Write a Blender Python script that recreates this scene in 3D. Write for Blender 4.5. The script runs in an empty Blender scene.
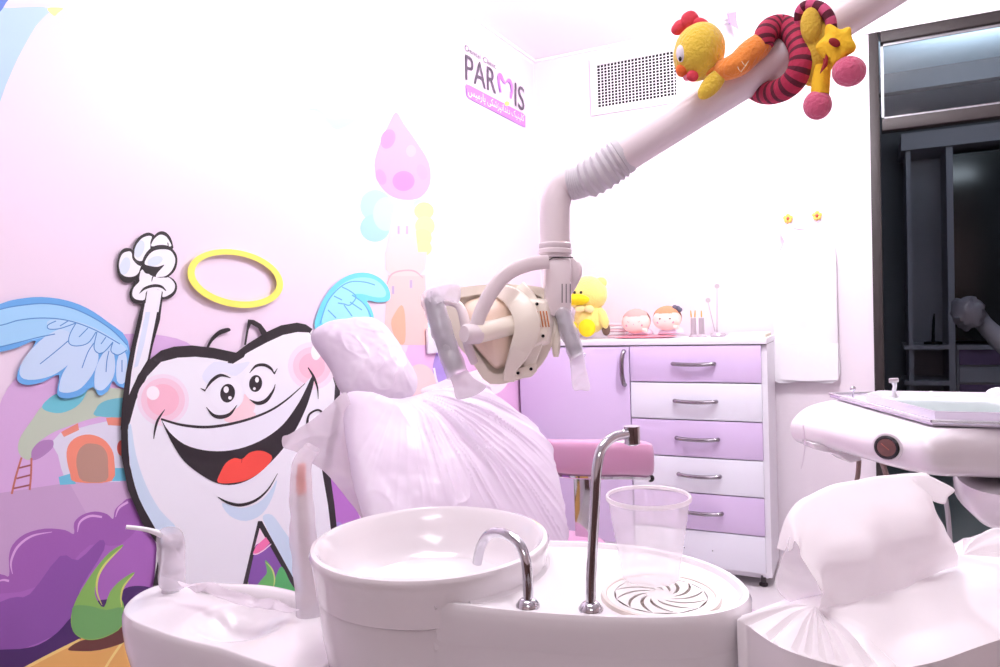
import bpy, bmesh, math, random
from mathutils import Vector, Matrix, noise
from mathutils.geometry import tessellate_polygon
random.seed(7)
scn = bpy.context.scene
COL = scn.collection
# ------------------------------------------------------------------ camera
FPX = 729.8
yaw, pitch, roll = (math.radians(a) for a in (26.728, -1.871, -2.007))
CF = Vector((-math.sin(yaw)*math.cos(pitch), math.cos(yaw)*math.cos(pitch), math.sin(pitch)))
r0 = Vector((math.cos(yaw), math.sin(yaw), 0)); u0 = r0.cross(CF)
CR = r0*math.cos(roll) + u0*math.sin(roll)
CU = u0*math.cos(roll) - r0*math.sin(roll)
CC = Vector((0, 0, 1.2))
cam_d = bpy.data.cameras.new('camera'); cam = bpy.data.objects.new('camera', cam_d); COL.objects.link(cam)
M3 = Matrix((CR, CU, -CF)).transposed()
cam.matrix_world = Matrix.Translation(CC) @ M3.to_4x4()
cam_d.sensor_width = 36; cam_d.lens = FPX*36/1000; cam_d.clip_start = .02
scn.camera = cam

def ray(x, y): return CF + CR*((x-500)/FPX) - CU*((y-333.5)/FPX)
def at(x, y, Z): return CC + ray(x, y)*Z
def onp(x, y, ax, v):
    d = ray(x, y); return CC + d*((v-CC[ax])/d[ax])
def onplane(x, y, p0, n):
    d = ray(x, y); return CC + d*((p0-CC).dot(n)/d.dot(n))
# ------------------------------------------------------------------ materials
def lin(c):
    c = c/255
    return c/12.92 if c <= .04045 else ((c+.055)/1.055)**2.4
def rgb(t): return (lin(t[0]), lin(t[1]), lin(t[2]), 1)
MATS = {}
def mat(name, col, rough=.5, metal=0, coat=0, alpha=1, trans=0, emis=0, bump=0, bscale=60, var=0, vscale=8, sss=0, spec=.5, sheen=0, col2=None, aniso=None):
    if name in MATS: return MATS[name]
    m = bpy.data.materials.new(name); m.use_nodes = True
    nt = m.node_tree; b = nt.nodes['Principled BSDF']
    b.inputs['Base Color'].default_value = rgb(col)
    b.inputs['Roughness'].default_value = rough; b.inputs['Metallic'].default_value = metal
    b.inputs['Coat Weight'].default_value = coat; b.inputs['Coat Roughness'].default_value = .08
    b.inputs['Alpha'].default_value = alpha; b.inputs['Transmission Weight'].default_value = trans
    b.inputs['Specular IOR Level'].default_value = spec
    b.inputs['Sheen Weight'].default_value = sheen
    if sss:
        b.inputs['Subsurface Weight'].default_value = sss; b.inputs['Subsurface Scale'].default_value = .02
    if emis:
        b.inputs['Emission Color'].default_value = rgb(col); b.inputs['Emission Strength'].default_value = emis
    tc = nt.nodes.new('ShaderNodeTexCoord')
    if var or col2:
        n = nt.nodes.new('ShaderNodeTexNoise'); n.inputs['Scale'].default_value = vscale; n.inputs['Detail'].default_value = 4
        nt.links.new(tc.outputs['Object'], n.inputs['Vector'])
        mx = nt.nodes.new('ShaderNodeMix'); mx.data_type = 'RGBA'
        a = rgb(col); c2 = rgb(col2) if col2 else tuple(v*(1-var) for v in a[:3])+(1,)
        mx.inputs[6].default_value = a; mx.inputs[7].default_value = c2
        nt.links.new(n.outputs['Fac'], mx.inputs[0]); nt.links.new(mx.outputs[2], b.inputs['Base Color'])
    if bump:
        n = nt.nodes.new('ShaderNodeTexNoise'); n.inputs['Scale'].default_value = bscale; n.inputs['Detail'].default_value = 3
        nt.links.new(tc.outputs['Object'], n.inputs['Vector'])
        bp = nt.nodes.new('ShaderNodeBump'); bp.inputs['Strength'].default_value = bump; bp.inputs['Distance'].default_value = .01
        nt.links.new(n.outputs['Fac'], bp.inputs['Height']); nt.links.new(bp.outputs['Normal'], b.inputs['Normal'])
    MATS[name] = m; return m
def film(name, col, alpha, rough=.25):
    """thin plastic film: part see-through, part milky, glossy"""
    if name in MATS: return MATS[name]
    m = bpy.data.materials.new(name); m.use_nodes = True; nt = m.node_tree; nt.nodes.clear()
    o = nt.nodes.new('ShaderNodeOutputMaterial'); t = nt.nodes.new('ShaderNodeBsdfTransparent')
    d = nt.nodes.new('ShaderNodeBsdfDiffuse'); tr = nt.nodes.new('ShaderNodeBsdfTranslucent'); g = nt.nodes.new('ShaderNodeBsdfGlossy')
    d.inputs['Color'].default_value = rgb(col); tr.inputs['Color'].default_value = rgb(col); g.inputs['Roughness'].default_value = rough
    g.inputs['Color'].default_value = (1, 1, 1, 1)
    m1 = nt.nodes.new('ShaderNodeMixShader'); m1.inputs[0].default_value = .45
    nt.links.new(d.outputs[0], m1.inputs[1]); nt.links.new(tr.outputs[0], m1.inputs[2])
    m2 = nt.nodes.new('ShaderNodeMixShader'); m2.inputs[0].default_value = alpha
    nt.links.new(t.outputs[0], m2.inputs[1]); nt.links.new(m1.outputs[0], m2.inputs[2])
    m3 = nt.nodes.new('ShaderNodeMixShader'); m3.inputs[0].default_value = .045
    nt.links.new(m2.outputs[0], m3.inputs[1]); nt.links.new(g.outputs[0], m3.inputs[2])
    nt.links.new(m3.outputs[0], o.inputs[0]); MATS[name] = m; return m
# ------------------------------------------------------------------ object helpers
WL = {}
def wl(o): return WL.get(o.name, Vector((0, 0, 0)))
def thing(name, label, cat, loc=(0, 0, 0), group=None):
    o = bpy.data.objects.new(name, None); COL.objects.link(o); o.empty_display_size = .05
    o.location = loc; o['label'] = label; o['category'] = cat
    if group: o['group'] = group
    WL[o.name] = Vector(loc); return o
def mk(name, verts, faces, m, parent=None, smooth=True, loc=None):
    off = wl(parent) if parent else (Vector(loc) if loc is not None else Vector((0, 0, 0)))
    me = bpy.data.meshes.new(name)
    me.from_pydata([tuple(Vector(v)-off) for v in verts], [], faces)
    ms = m if isinstance(m, list) else [m]
    for q in ms: me.materials.append(q)
    bm = bmesh.new(); bm.from_mesh(me); bmesh.ops.recalc_face_normals(bm, faces=bm.faces); bm.to_mesh(me); bm.free()
    me.polygons.foreach_set('use_smooth', [smooth]*len(me.polygons))
    o = bpy.data.objects.new(name, me); COL.objects.link(o)
    if parent: o.parent = parent; WL[o.name] = wl(parent)
    else: o.location = off; WL[o.name] = off
    if smooth:
        try: me.set_sharp_from_angle(angle=math.radians(42))
        except Exception: pass
    return o
def tag(o, label, cat, group=None):
    o['label'] = label; o['category'] = cat
    if group: o['group'] = group
    return o
def struct(o): o['kind'] = 'structure'; return o
class MB:
    def __init__(s): s.v = []; s.f = []; s.mi = []
    def add(s, vf, mi=0):
        v, f = vf; k = len(s.v); s.v += [Vector(p) for p in v]; s.f += [tuple(i+k for i in q) for q in f]; s.mi += [mi]*len(f); return s
    def build(s, name, m, parent=None, smooth=True, loc=None):
        me_off = wl(parent) if parent else (Vector(loc) if loc is not None else Vector((0, 0, 0)))
        o = mk(name, s.v, s.f, m, parent, smooth, loc)
        for p, i in zip(o.data.polygons, s.mi): p.material_index = i
        return o
def bev(vf, w, seg=2):
    bm = bmesh.new(); vs = [bm.verts.new(p) for p in vf[0]]
    for f in vf[1]: bm.faces.new([vs[i] for i in f])
    bmesh.ops.recalc_face_normals(bm, faces=bm.faces)
    eds = [e for e in bm.edges if len(e.link_faces) == 2 and e.calc_face_angle(0) > .5]
    bmesh.ops.bevel(bm, geom=eds, offset=w, segments=seg, affect='EDGES', profile=.5, clamp_overlap=True)
    bm.verts.index_update()
    out = ([v.co.copy() for v in bm.verts], [tuple(v.index for v in f.verts) for f in bm.faces]); bm.free(); return out
def box(x0, x1, y0, y1, z0, z1, b=0):
    v = [(x, y, z) for x in (x0, x1) for y in (y0, y1) for z in (z0, z1)]
    f = [(0, 1, 3, 2), (4, 6, 7, 5), (0, 4, 5, 1), (2, 3, 7, 6), (0, 2, 6, 4), (1, 5, 7, 3)]
    return bev((v, f), b) if b else (v, f)
def obox(c, ax, ay, az, b=0):
    """oriented box: centre, three half vectors"""
    c, ax, ay, az = Vector(c), Vector(ax), Vector(ay), Vector(az)
    v = [c+ax*i+ay*j+az*k for i in (-1, 1) for j in (-1, 1) for k in (-1, 1)]
    f = [(0, 1, 3, 2), (4, 6, 7, 5), (0, 4, 5, 1), (2, 3, 7, 6), (0, 2, 6, 4), (1, 5, 7, 3)]
    return bev((v, f), b) if b else (v, f)
def catmull(pts, n=6, closed=False):
    pts = [Vector(p) for p in pts]; N = len(pts); out = []
    rng = range(N) if closed else range(N-1)
    for i in rng:
        if closed: p0, p1, p2, p3 = pts[i-1], pts[i], pts[(i+1) % N], pts[(i+2) % N]
        else: p0, p1, p2, p3 = pts[max(i-1, 0)], pts[i], pts[i+1], pts[min(i+2, N-1)]
        for k in range(n):
            t = k/n
            out.append(.5*((2*p1)+(p2-p0)*t+(2*p0-5*p1+4*p2-p3)*t*t+(3*p1-p0-3*p2+p3)*t*t*t))
    if not closed: out.append(pts[-1])
    return out
def interp(vals, n, closed=False):
    v = catmull([Vector((a, 0, 0)) for a in vals], n, closed); return [p.x for p in v]
def tube(pts, rad, seg=14, n=6, cap=True, flat=1.0, flatdir=None):
    """smooth tube; rad number or per-point list"""
    if not isinstance(rad, (list, tuple)): rad = [rad]*len(pts)
    if n > 1: P = catmull(pts, n); R = interp(rad, n)
    else: P = [Vector(p) for p in pts]; R = list(rad)
    v = []; f = []; T0 = (P[1]-P[0]).normalized()
    nrm = Vector(flatdir) if flatdir is not None else (T0.orthogonal())
    nrm = (nrm - T0*nrm.dot(T0)).normalized()
    for i, p in enumerate(P):
        T = (P[min(i+1, len(P)-1)]-P[max(i-1, 0)]).normalized()
        nrm = (nrm - T*nrm.dot(T)).normalized(); bn = T.cross(nrm)
        for k in range(seg):
            a = 2*math.pi*k/seg
            v.append(p + nrm*(math.cos(a)*R[i]*flat) + bn*(math.sin(a)*R[i]))
    for i in range(len(P)-1):
        for k in range(seg):
            a = i*seg+k; b = i*seg+(k+1) % seg; f.append((a, b, b+seg, a+seg))
    if cap: f.append(tuple(range(seg-1, -1, -1))); f.append(tuple((len(P)-1)*seg+k for k in range(seg)))
    return v, f
def lathe(prof, c, axis=(0, 0, 1), seg=48, xdir=None, sx=1, sy=1):
    """prof: (radius, height) pairs; closed where radius is 0"""
    c = Vector(c); A = Vector(axis).normalized(); X = Vector(xdir) if xdir is not None else A.orthogonal()
    X = (X-A*X.dot(A)).normalized(); Y = A.cross(X); v = []; f = []; rows = []
    for r, h in prof:
        if r <= 1e-6: rows.append([len(v)]); v.append(c+A*h)
        else:
            rows.append(list(range(len(v), len(v)+seg)))
            for k in range(seg):
                a = 2*math.pi*k/seg; v.append(c+A*h+X*(r*sx*math.cos(a))+Y*(r*sy*math.sin(a)))
    for a, b in zip(rows, rows[1:]):
        for k in range(seg):
            k2 = (k+1) % seg
            if len(a) == 1 and len(b) == 1: continue
            if len(a) == 1: f.append((a[0], b[k], b[k2]))
            elif len(b) == 1: f.append((a[k], a[k2], b[0]))
            else: f.append((a[k], a[k2], b[k2], b[k]))
    return v, f
def ball(c, r, ax=None, seg=24, rings=14, squash=(1, 1, 1), disp=0, freq=20):
    """ellipsoid; ax = optional (X,Y,Z) unit axes"""
    c = Vector(c); X, Y, Z = ax if ax else (Vector((1, 0, 0)), Vector((0, 1, 0)), Vector((0, 0, 1)))
    prof = [(math.sin(math.pi*i/rings), -math.cos(math.pi*i/rings)) for i in range(rings+1)]
    prof[0] = (0, -1); prof[-1] = (0, 1)
    v, f = lathe(prof, (0, 0, 0), (0, 0, 1), seg, (1, 0, 0)); out = []
    for p in v:
        q = c + (X*p.x*squash[0]+Y*p.y*squash[1]+Z*p.z*squash[2])*r
        if disp: q += (q-c).normalized()*disp*noise.noise(q*freq)
        out.append(q)
    return out, f
def tess(poly3, n):
    """triangulate a planar outline"""
    n = Vector(n).normalized(); X = n.orthogonal().normalized(); Y = n.cross(X)
    return [tuple(t) for t in tessellate_polygon([[Vector((p.dot(X), p.dot(Y), 0)) for p in poly3]])]
def slab(outline, nrm, th, b=0, both=False):
    """extrude a planar outline by th along nrm"""
    nrm = Vector(nrm).normalized(); o = [Vector(p) for p in outline]; N = len(o)
    v = o + [p+nrm*th for p in o]
    if b:
        f = [tuple(range(N)), tuple(range(2*N-1, N-1, -1))]+[(i, (i+1) % N, N+(i+1) % N, N+i) for i in range(N)]
        return bev((v, f), b, 2)
    t = tess(o, nrm); f = t+[tuple(N+i for i in q) for q in t]+[(i, (i+1) % N, N+(i+1) % N, N+i) for i in range(N)]
    return v, f
def pillow(outline, nrm, tf, tb, rings=16, disp=None, pw=2.2, c=None, q=.5):
    """inflated shape: star-shaped outline, thickness tf in front, tb behind"""
    o = [Vector(p) for p in outline]; N = len(o); nrm = Vector(nrm).normalized()
    c = Vector(c) if c is not None else sum(o, Vector())/N
    v = [c+nrm*tf, c-nrm*tb]; rowsF = []; rowsB = []
    for i in range(1, rings+1):
        r = (i/rings)**.8; h = (1-r**pw)**q if r < 1 else 0; F = []; B = []
        for k, p in enumerate(o):
            s = c+(p-c)*r
            F.append(len(v)); v.append(s+nrm*(tf*h))
            if i < rings: B.append(len(v)); v.append(s-nrm*(tb*h))
            else: B.append(F[-1])
        rowsF.append(F); rowsB.append(B)
    if disp: v = [p+disp(p, nrm) for p in v]
    f = []
    for rows, c0 in ((rowsF, 0), (rowsB, 1)):
        for k in range(N): f.append((c0, rows[0][k], rows[0][(k+1) % N]))
        for a, b in zip(rows, rows[1:]):
            for k in range(N):
                k2 = (k+1) % N; f.append((a[k], a[k2], b[k2], b[k]))
    return v, f
def grid(rows):
    """rows of equal-length point lists -> surface"""
    n = len(rows[0]); v = [p for r in rows for p in r]; f = []
    for i in range(len(rows)-1):
        for j in range(n-1): f.append((i*n+j, i*n+j+1, (i+1)*n+j+1, (i+1)*n+j))
    return v, f
def loft(rings, cap0=True, cap1=True):
    n = len(rings[0]); v = [p for r in rings for p in r]; f = []
    for i in range(len(rings)-1):
        for j in range(n): k = (j+1) % n; f.append((i*n+j, i*n+k, (i+1)*n+k, (i+1)*n+j))
    if cap0: f.append(tuple(range(n-1, -1, -1)))
    if cap1: f.append(tuple((len(rings)-1)*n+j for j in range(n)))
    return v, f
def copy_tree(o, delta, parent=None):
    c = o.copy(); COL.objects.link(c)
    if parent: c.parent = parent
    else: c.location = o.location+Vector(delta); WL[c.name] = wl(o)+Vector(delta)
    for ch in list(o.children): copy_tree(ch, delta, c)
    return c

# ------------------------------------------------------------------ room constants
XL, YB, ZC = -1.504, 3.487, 2.474
XR, YR = 1.9, -1.6
m_wall = mat('wall_paint', (237, 228, 237), .6, bump=.05, bscale=90)
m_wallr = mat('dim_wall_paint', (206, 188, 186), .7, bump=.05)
m_ceil = mat('ceiling_paint', (252, 250, 252), .7, bump=.03)
# floor with tiles
mf = mat('floor_tile', (226, 222, 224), .3)
nt = mf.node_tree; b = nt.nodes['Principled BSDF']; tc = nt.nodes['Texture Coordinate']
br = nt.nodes.new('ShaderNodeTexBrick'); br.offset = 0; br.inputs['Scale'].default_value = 1
br.inputs['Brick Width'].default_value = .6; br.inputs['Row Height'].default_value = .6; br.inputs['Mortar Size'].default_value = .004
br.inputs['Color1'].default_value = rgb((228, 224, 226)); br.inputs['Color2'].default_value = rgb((222, 217, 220)); br.inputs['Mortar'].default_value = rgb((165, 158, 162))
mp = nt.nodes.new('ShaderNodeMapping'); mp.inputs['Location'].default_value = (.12, .1, 0)
nt.links.new(tc.outputs['Object'], mp.inputs[0]); nt.links.new(mp.outputs[0], br.inputs['Vector']); nt.links.new(br.outputs['Color'], b.inputs['Base Color'])
struct(mk('floor', *box(XL-.1, XR+.1, YR-.1, YB+.12, -.1, 0), mf, smooth=False))
struct(mk('ceiling', *box(XL-.1, XR+.1, YR-.1, YB+.12, ZC, ZC+.1), m_ceil, smooth=False))
struct(mk('wall_left', *box(XL-.1, XL, YR-.1, YB+.12, 0, ZC), m_wall, smooth=False))
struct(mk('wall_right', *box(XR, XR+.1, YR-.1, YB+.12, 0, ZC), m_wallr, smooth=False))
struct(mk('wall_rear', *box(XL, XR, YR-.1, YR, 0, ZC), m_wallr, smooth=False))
DX0, DX1, DZ = .024, 1.05, 2.30
wb = MB(); wb.add(box(XL, DX0, YB, YB+.12, 0, ZC)); wb.add(box(DX1, XR, YB, YB+.12, 0, ZC)); wb.add(box(DX0, DX1, YB, YB+.12, DZ, ZC))
struct(wb.build('wall_back', m_wall, smooth=False))
# small cove bead where wall meets ceiling
struct(mk('trim_1', *box(XL+.005, XR-.005, YB-.012, YB-.001, ZC-.014, ZC-.002), m_ceil, smooth=False))
struct(mk('trim_2', *box(XL+.001, XL+.012, .2, YB-.02, ZC-.014, ZC-.002), m_ceil, smooth=False))
m_bounce = mat('brown_bounce_panel', (112, 84, 78), .5, var=.2, vscale=12)  # unseen brown panels added to darken the light on the unit fronts
struct(mk('bounce_panel_rear', *box(XL+.002, XR-.002, YR, YR+.02, 0, 1.15), m_bounce, smooth=False))
struct(mk('bounce_panel_right', *box(XR-.02, XR, YR+.02, 1.2, 0, 1.15), m_bounce, smooth=False))
# door frame, transom
m_frame = mat('dark_bronze_frame', (44, 36, 36), .6, metal=.0, var=.3, vscale=20)
d1 = thing('door_1', 'dark bronze framed doorway with a transom pane above', 'door', (DX0, YB, 0)); del d1['category']; del d1['label']; d1['kind'] = 'structure'
fr = MB()
for a in ((DX0, DX0+.038, 0, DZ), (DX1-.045, DX1, 0, DZ), (DX0+.045, DX1-.045, DZ-.045, DZ), (DX0+.045, DX1-.045, 1.89, 1.94)):
    fr.add(box(a[0], a[1], YB-.012, YB+.06, a[2], a[3], .004))
fr.build('door_frame', m_frame, d1)
lb = MB()
for a in ((DX0+.045, DX0+.055, 1.94, DZ-.045), (DX0+.045, DX1-.045, DZ-.055, DZ-.045), (DX0+.045, DX1-.045, 1.94, 1.95)):
    lb.add(box(a[0], a[1], YB+.012, YB+.02, a[2], a[3]))
lb.build('glazing_bead', mat('silver_bead', (190, 190, 195), .3, metal=.7), d1)
m_glass = bpy.data.materials.new('clear_glass'); m_glass.use_nodes = True; nt = m_glass.node_tree; nt.nodes.clear()
o_ = nt.nodes.new('ShaderNodeOutputMaterial'); t_ = nt.nodes.new('ShaderNodeBsdfTransparent'); g_ = nt.nodes.new('ShaderNodeBsdfGlossy'); x_ = nt.nodes.new('ShaderNodeMixShader')
t_.inputs[0].default_value = (.92, .95, .96, 1); g_.inputs['Roughness'].default_value = .02; x_.inputs[0].default_value = .04
nt.links.new(t_.outputs[0], x_.inputs[1]); nt.links.new(g_.outputs[0], x_.inputs[2]); nt.links.new(x_.outputs[0], o_.inputs[0])
mk('glass_pane', *box(DX0+.045, DX1-.045, YB+.02, YB+.026, 1.94, DZ-.045), m_glass, d1, False)
# trim of light wood above the door frame
struct(mk('trim_3', *box(DX0-.02, DX1+.02, YB-.014, YB-.001, DZ, DZ+.05), m_ceil, smooth=False))

# ------------------------------------------------------------------ adjoining dark room
AY0, AY1, AX0, AX1 = YB+.12, 6.6, -1.2, 2.8
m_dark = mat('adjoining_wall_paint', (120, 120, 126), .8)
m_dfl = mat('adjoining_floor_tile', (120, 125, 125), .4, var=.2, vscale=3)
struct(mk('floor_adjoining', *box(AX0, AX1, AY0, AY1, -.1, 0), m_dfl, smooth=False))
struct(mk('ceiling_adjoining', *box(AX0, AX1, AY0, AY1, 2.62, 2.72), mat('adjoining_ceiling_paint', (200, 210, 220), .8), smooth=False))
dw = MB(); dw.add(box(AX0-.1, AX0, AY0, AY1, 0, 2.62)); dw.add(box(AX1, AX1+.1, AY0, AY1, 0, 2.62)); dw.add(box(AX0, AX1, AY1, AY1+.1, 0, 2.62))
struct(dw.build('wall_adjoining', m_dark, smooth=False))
struct(mk('trim_adjoining', *box(AX0, AX1, 5.35, 5.45, 2.50, 2.62), m_dark, smooth=False))
m_gw = mat('grey_laminate', (150, 146, 156), .5); m_dk = mat('black_glass_front', (22, 26, 26), .15); m_pur = mat('dull_purple_front', (104, 78, 116), .5); m_ch = mat('chrome', (205, 205, 210), .09, metal=1)
su = thing('shelf_unit', 'grey open shelf unit seen dimly through the doorway in the dark room', 'shelf', (.42, 6.35, 0))
s = MB(); s.add(box(.27, .30, 6.1, 6.58, 0, 2.24)); s.add(box(.52, .56, 6.1, 6.58, 0, 2.24)); s.add(box(.27, .56, 6.56, 6.58, 0, 2.24)); s.build('carcass', m_gw, su, False)
for z in (.34, .56, .82): mk('shelf', *box(.24, .52, 6.08, 6.56, z-.015, z+.015), m_gw, su, False)
mk('cornice', *box(.24, 2.4, 6.04, 6.58, 2.24, 2.36), m_gw, su, False)
dc = thing('drawer_cabinet', 'dark room cabinet with alternating purple and grey drawers under black glass', 'cabinet', (1.3, 6.35, 0))
mk('carcass', *box(.57, 2.2, 6.15, 6.58, 0, .80), m_gw, dc, False)
mk('counter', *box(.57, 2.2, 6.11, 6.58, .80, .83), m_gw, dc, False)
for i in range(5):
    z = .69-i*.125
    for x0 in (.585, 1.25):
        d = mk('drawer', *box(x0, x0+.62, 6.13, 6.15, z, z+.108, .003), m_pur if i % 2 == 0 else m_gw, dc, False)
        mk('handle', *box(x0+.26, x0+.38, 6.10, 6.112, z+.045, z+.06, .003), m_ch, d)
mk('glass_front', *box(.57, 2.2, 6.2, 6.24, .86, 2.2), m_dk, dc, False)
gs = thing('instrument_stand', 'small dark stand on the shelf beyond the doorway', 'stand', (.43, 6.2, .836))
mk('stand_base', *lathe([(0, 0), (.06, 0), (.06, .02), (.01, .03), (0, .03)], (.43, 6.2, .835), seg=20), m_dk, gs)
mk('stand_rod', *tube([(.43, 6.2, .86), (.435, 6.2, 1.0), (.44, 6.2, 1.06)], [.012, .009, .004], 8), m_dk, gs)
gl = thing('wrapped_examination_light', 'grey film-wrapped examination light on an arm, through the doorway', 'lamp', at(985, 395, 4.6))
m_gwr = film('grey_wrap', (170, 160, 170), .75)
P = [at(968, 300, 4.5), at(975, 312, 4.5), at(985, 325, 4.5), at(1000, 340, 4.5), at(1020, 358, 4.5)]
mk('lamp_arm', *tube(P, [.02, .05, .05, .06, .06], 12), m_gw, gl)
mk('lamp_head', *ball(at(967, 312, 4.45), .06, squash=(1.1, .7, 1.3)), m_gw, gl)
mk('wrap', *ball(at(968, 313, 4.45), .075, squash=(1.2, .8, 1.3), disp=.03, freq=30), m_gwr, gl)
mk('lamp_column', *tube([at(1020, 358, 4.5), Vector((at(1025, 380, 4.5).x, at(1025, 380, 4.5).y, .6)), Vector((at(1025, 380, 4.5).x, at(1025, 380, 4.5).y, 0))], .05, 12), m_gw, gl)

# ------------------------------------------------------------------ mural on the left wall
MUR_M = []; MUR_I = {}
class Art:
    def __init__(s, base): s.mb = MB(); s.mats = []; s.idx = {}; s.off = base; s.k = 0
    def m(s, col, rough=.45):
        if col not in s.idx:
            s.idx[col] = len(s.mats); s.mats.append(mat('print_%02x%02x%02x' % col, col, rough, var=.03, vscale=5, bump=.02, bscale=120))
        return s.idx[col]
    def pts(s, p): return [onp(x, y, 0, XL+s.off+s.k*.00002) for x, y in p]
    def poly(s, p, col, smooth=3):
        s.k += 1; q = s.pts(p)
        if smooth: q = catmull(q, smooth, True)
        s.mb.add((q, tess(q, (1, 0, 0))), s.m(col)); return s
    def ell(s, cx, cy, rx, ry, col, rot=0, n=28):
        a = math.radians(rot); p = []
        for k in range(n):
            t = 2*math.pi*k/n; x, y = rx*math.cos(t), ry*math.sin(t)
            p.append((cx+x*math.cos(a)-y*math.sin(a), cy+x*math.sin(a)+y*math.cos(a)))
        return s.poly(p, col, 0)
    def stroke(s, p, w, col, n=5):
        """brush line, w = width or list of widths in pixels"""
        s.k += 1
        if not isinstance(w, (list, tuple)): w = [w]*len(p)
        c = catmull([Vector((x, y, 0)) for x, y in p], n); W = interp(w, n); L = []; R = []
        for i, q in enumerate(c):
            t = (c[min(i+1, len(c)-1)]-c[max(i-1, 0)]).normalized(); nn = Vector((-t.y, t.x, 0))
            L.append(q+nn*W[i]/2); R.append(q-nn*W[i]/2)
        a = s.pts([(q.x, q.y) for q in L]); b_ = s.pts([(q.x, q.y) for q in R]); N = len(a)
        s.mb.add((a+b_, [(i, i+1, N+i+1, N+i) for i in range(N-1)]), s.m(col)); return s
A = Art(.0006)
# backdrop paper
A.k += 1; q = [Vector((XL+.0004, y, z)) for y, z in ((.05, .02), (YB-.02, .02), (YB-.02, ZC-.03), (.05, ZC-.03))]
A.mb.add((q, [(0, 1, 2, 3)]), A.m((238, 220, 238)))
PKW = (245, 226, 244)
A.poly([(8, 8), (50, 8), (36, 26), (18, 58), (6, 85), (-4, 105), (-20, 60), (-10, 10)], (176, 208, 240))
A.poly([(-14, -8), (10, -6), (6, 3), (0, 12), (-10, 20)], (84, 120, 205))
A.poly([(47, 8), (63, 8), (58, 13), (54, 16)], (246, 232, 150))
A.poly([(150, 104), (152, 94), (163, 93), (172, 88), (178, 91), (186, 80), (198, 80), (204, 86), (214, 87), (222, 97), (230, 106), (240, 112), (232, 122), (214, 117), (196, 113), (176, 110), (160, 110)], (255, 250, 252))
A.poly([(304, 109), (314, 108), (322, 111), (328, 118), (340, 117), (361, 116), (352, 124), (342, 129), (334, 129), (327, 123), (320, 113)], (176, 232, 236))
A.poly([(353, 57), (364, 58), (371, 62), (376, 68), (386, 66), (397, 66), (390, 74), (380, 76), (372, 72), (367, 64)], (196, 238, 236))
# tower
A.poly([(410, 340), (400, 372), (430, 395), (540, 430), (545, 340)], (238, 190, 232), 0)
A.ell(367, 188, 12, 13, (194, 220, 247)); A.ell(376, 206, 16, 16, (172, 211, 246)); A.ell(375, 228, 15, 14, (162, 208, 243)); A.ell(386, 214, 13, 17, (188, 218, 247))
A.ell(417, 208, 8, 9, (178, 232, 238)); A.ell(424, 211, 10, 9, (246, 222, 150)); A.ell(425, 226, 10, 10, (248, 224, 158)); A.ell(422, 238, 10, 9, (248, 222, 152)); A.ell(414, 247, 10, 8, (246, 216, 146)); A.ell(424, 248, 8, 8, (248, 222, 154))
A.poly([(398, 196), (413, 196), (414, 215), (418, 252), (386, 252), (393, 215)], (247, 208, 206), 0)
A.poly([(396, 112), (388, 126), (381, 141), (375, 160), (376, 176), (382, 188), (393, 197), (408, 200), (421, 197), (430, 184), (429, 163), (416, 141), (404, 124)], (236, 164, 206))
A.ell(388, 139, 7, 10, (208, 140, 204), 20); A.ell(403.5, 181, 11, 10, (204, 134, 208)); A.ell(381, 177, 5, 8, (222, 150, 204), -20); A.ell(411, 151, 5, 6, (246, 178, 214)); A.ell(422, 172, 5, 8, (236, 160, 212), -20)
A.poly([(388, 275), (425, 275), (429, 345), (383, 345)], (246, 200, 196), 0)
A.poly([(385, 252), (427, 252), (425, 269), (419, 276), (392, 276), (386, 270)], (247, 208, 203), 0)
A.stroke([(387, 284), (391, 275), (400, 271), (414, 271), (423, 278)], [1, 1.6, 1.6, 1.6, 1], (232, 170, 178))
A.stroke([(398.6, 226), (398.6, 234)], 2, (190, 168, 200)); A.stroke([(407, 226), (407, 234)], 2, (190, 168, 200)); A.stroke([(393, 286), (393, 294)], 2.4, (186, 168, 204)); A.stroke([(411, 280), (411, 288)], 2.4, (186, 168, 204))
A.poly([(401.6, 305), (405, 315), (405, 342), (397, 342), (391, 324), (395, 313)], (240, 176, 148))
A.poly([(428, 300), (440, 298), (446, 345), (428, 345)], (190, 226, 246), 0)
A.ell(444, 366, 11, 22, (176, 150, 226), 8); A.stroke([(434, 368), (438, 384), (448, 390)], 2, (250, 240, 250)); A.ell(420, 384, 16, 20, (250, 214, 214))
# lilac hills behind
A.poly([(-30, 480), (-6, 420), (8, 388), (36, 360), (80, 342), (125, 334), (165, 336), (198, 350), (240, 400), (240, 520), (-30, 520)], (216, 178, 224))
A.poly([(-30, 498), (0, 493), (60, 484), (125, 479), (240, 480), (240, 640), (-30, 650)], (200, 166, 206), 0)
A.poly([(70, 484), (125, 479), (240, 480), (240, 560), (110, 560), (90, 520)], (208, 176, 212), 0)
# mushroom house
A.poly([(51, 443), (60, 433), (72, 430), (90, 425), (108, 421), (128, 420), (128, 470), (120, 482), (66, 482), (61, 468), (58, 455)], (222, 222, 238), 0)
A.poly([(61, 432), (78, 423), (79, 430), (64, 437)], (232, 146, 126), 0); A.poly([(106, 418), (121, 416), (122, 426), (108, 425)], (232, 146, 126), 0)
A.poly([(58.5, 477), (72, 473), (76, 484), (60, 485)], (112, 196, 222), 0); A.poly([(113, 468), (126, 468), (126, 481), (111, 481)], (112, 196, 222), 0)
A.ell(122, 448, 5, 8, (232, 110, 100))
A.poly([(66.6, 457), (68.5, 445), (77, 437), (90, 434.5), (103, 439), (111.6, 449), (114.3, 461), (111.6, 481), (75.6, 482), (70, 473)], (240, 146, 122))
A.poly([(76.5, 459), (79, 450), (84, 445), (90, 443.4), (101, 445.7), (107, 454), (108, 466), (106, 481), (83, 481), (77.4, 470)], (186, 146, 130))
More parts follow.
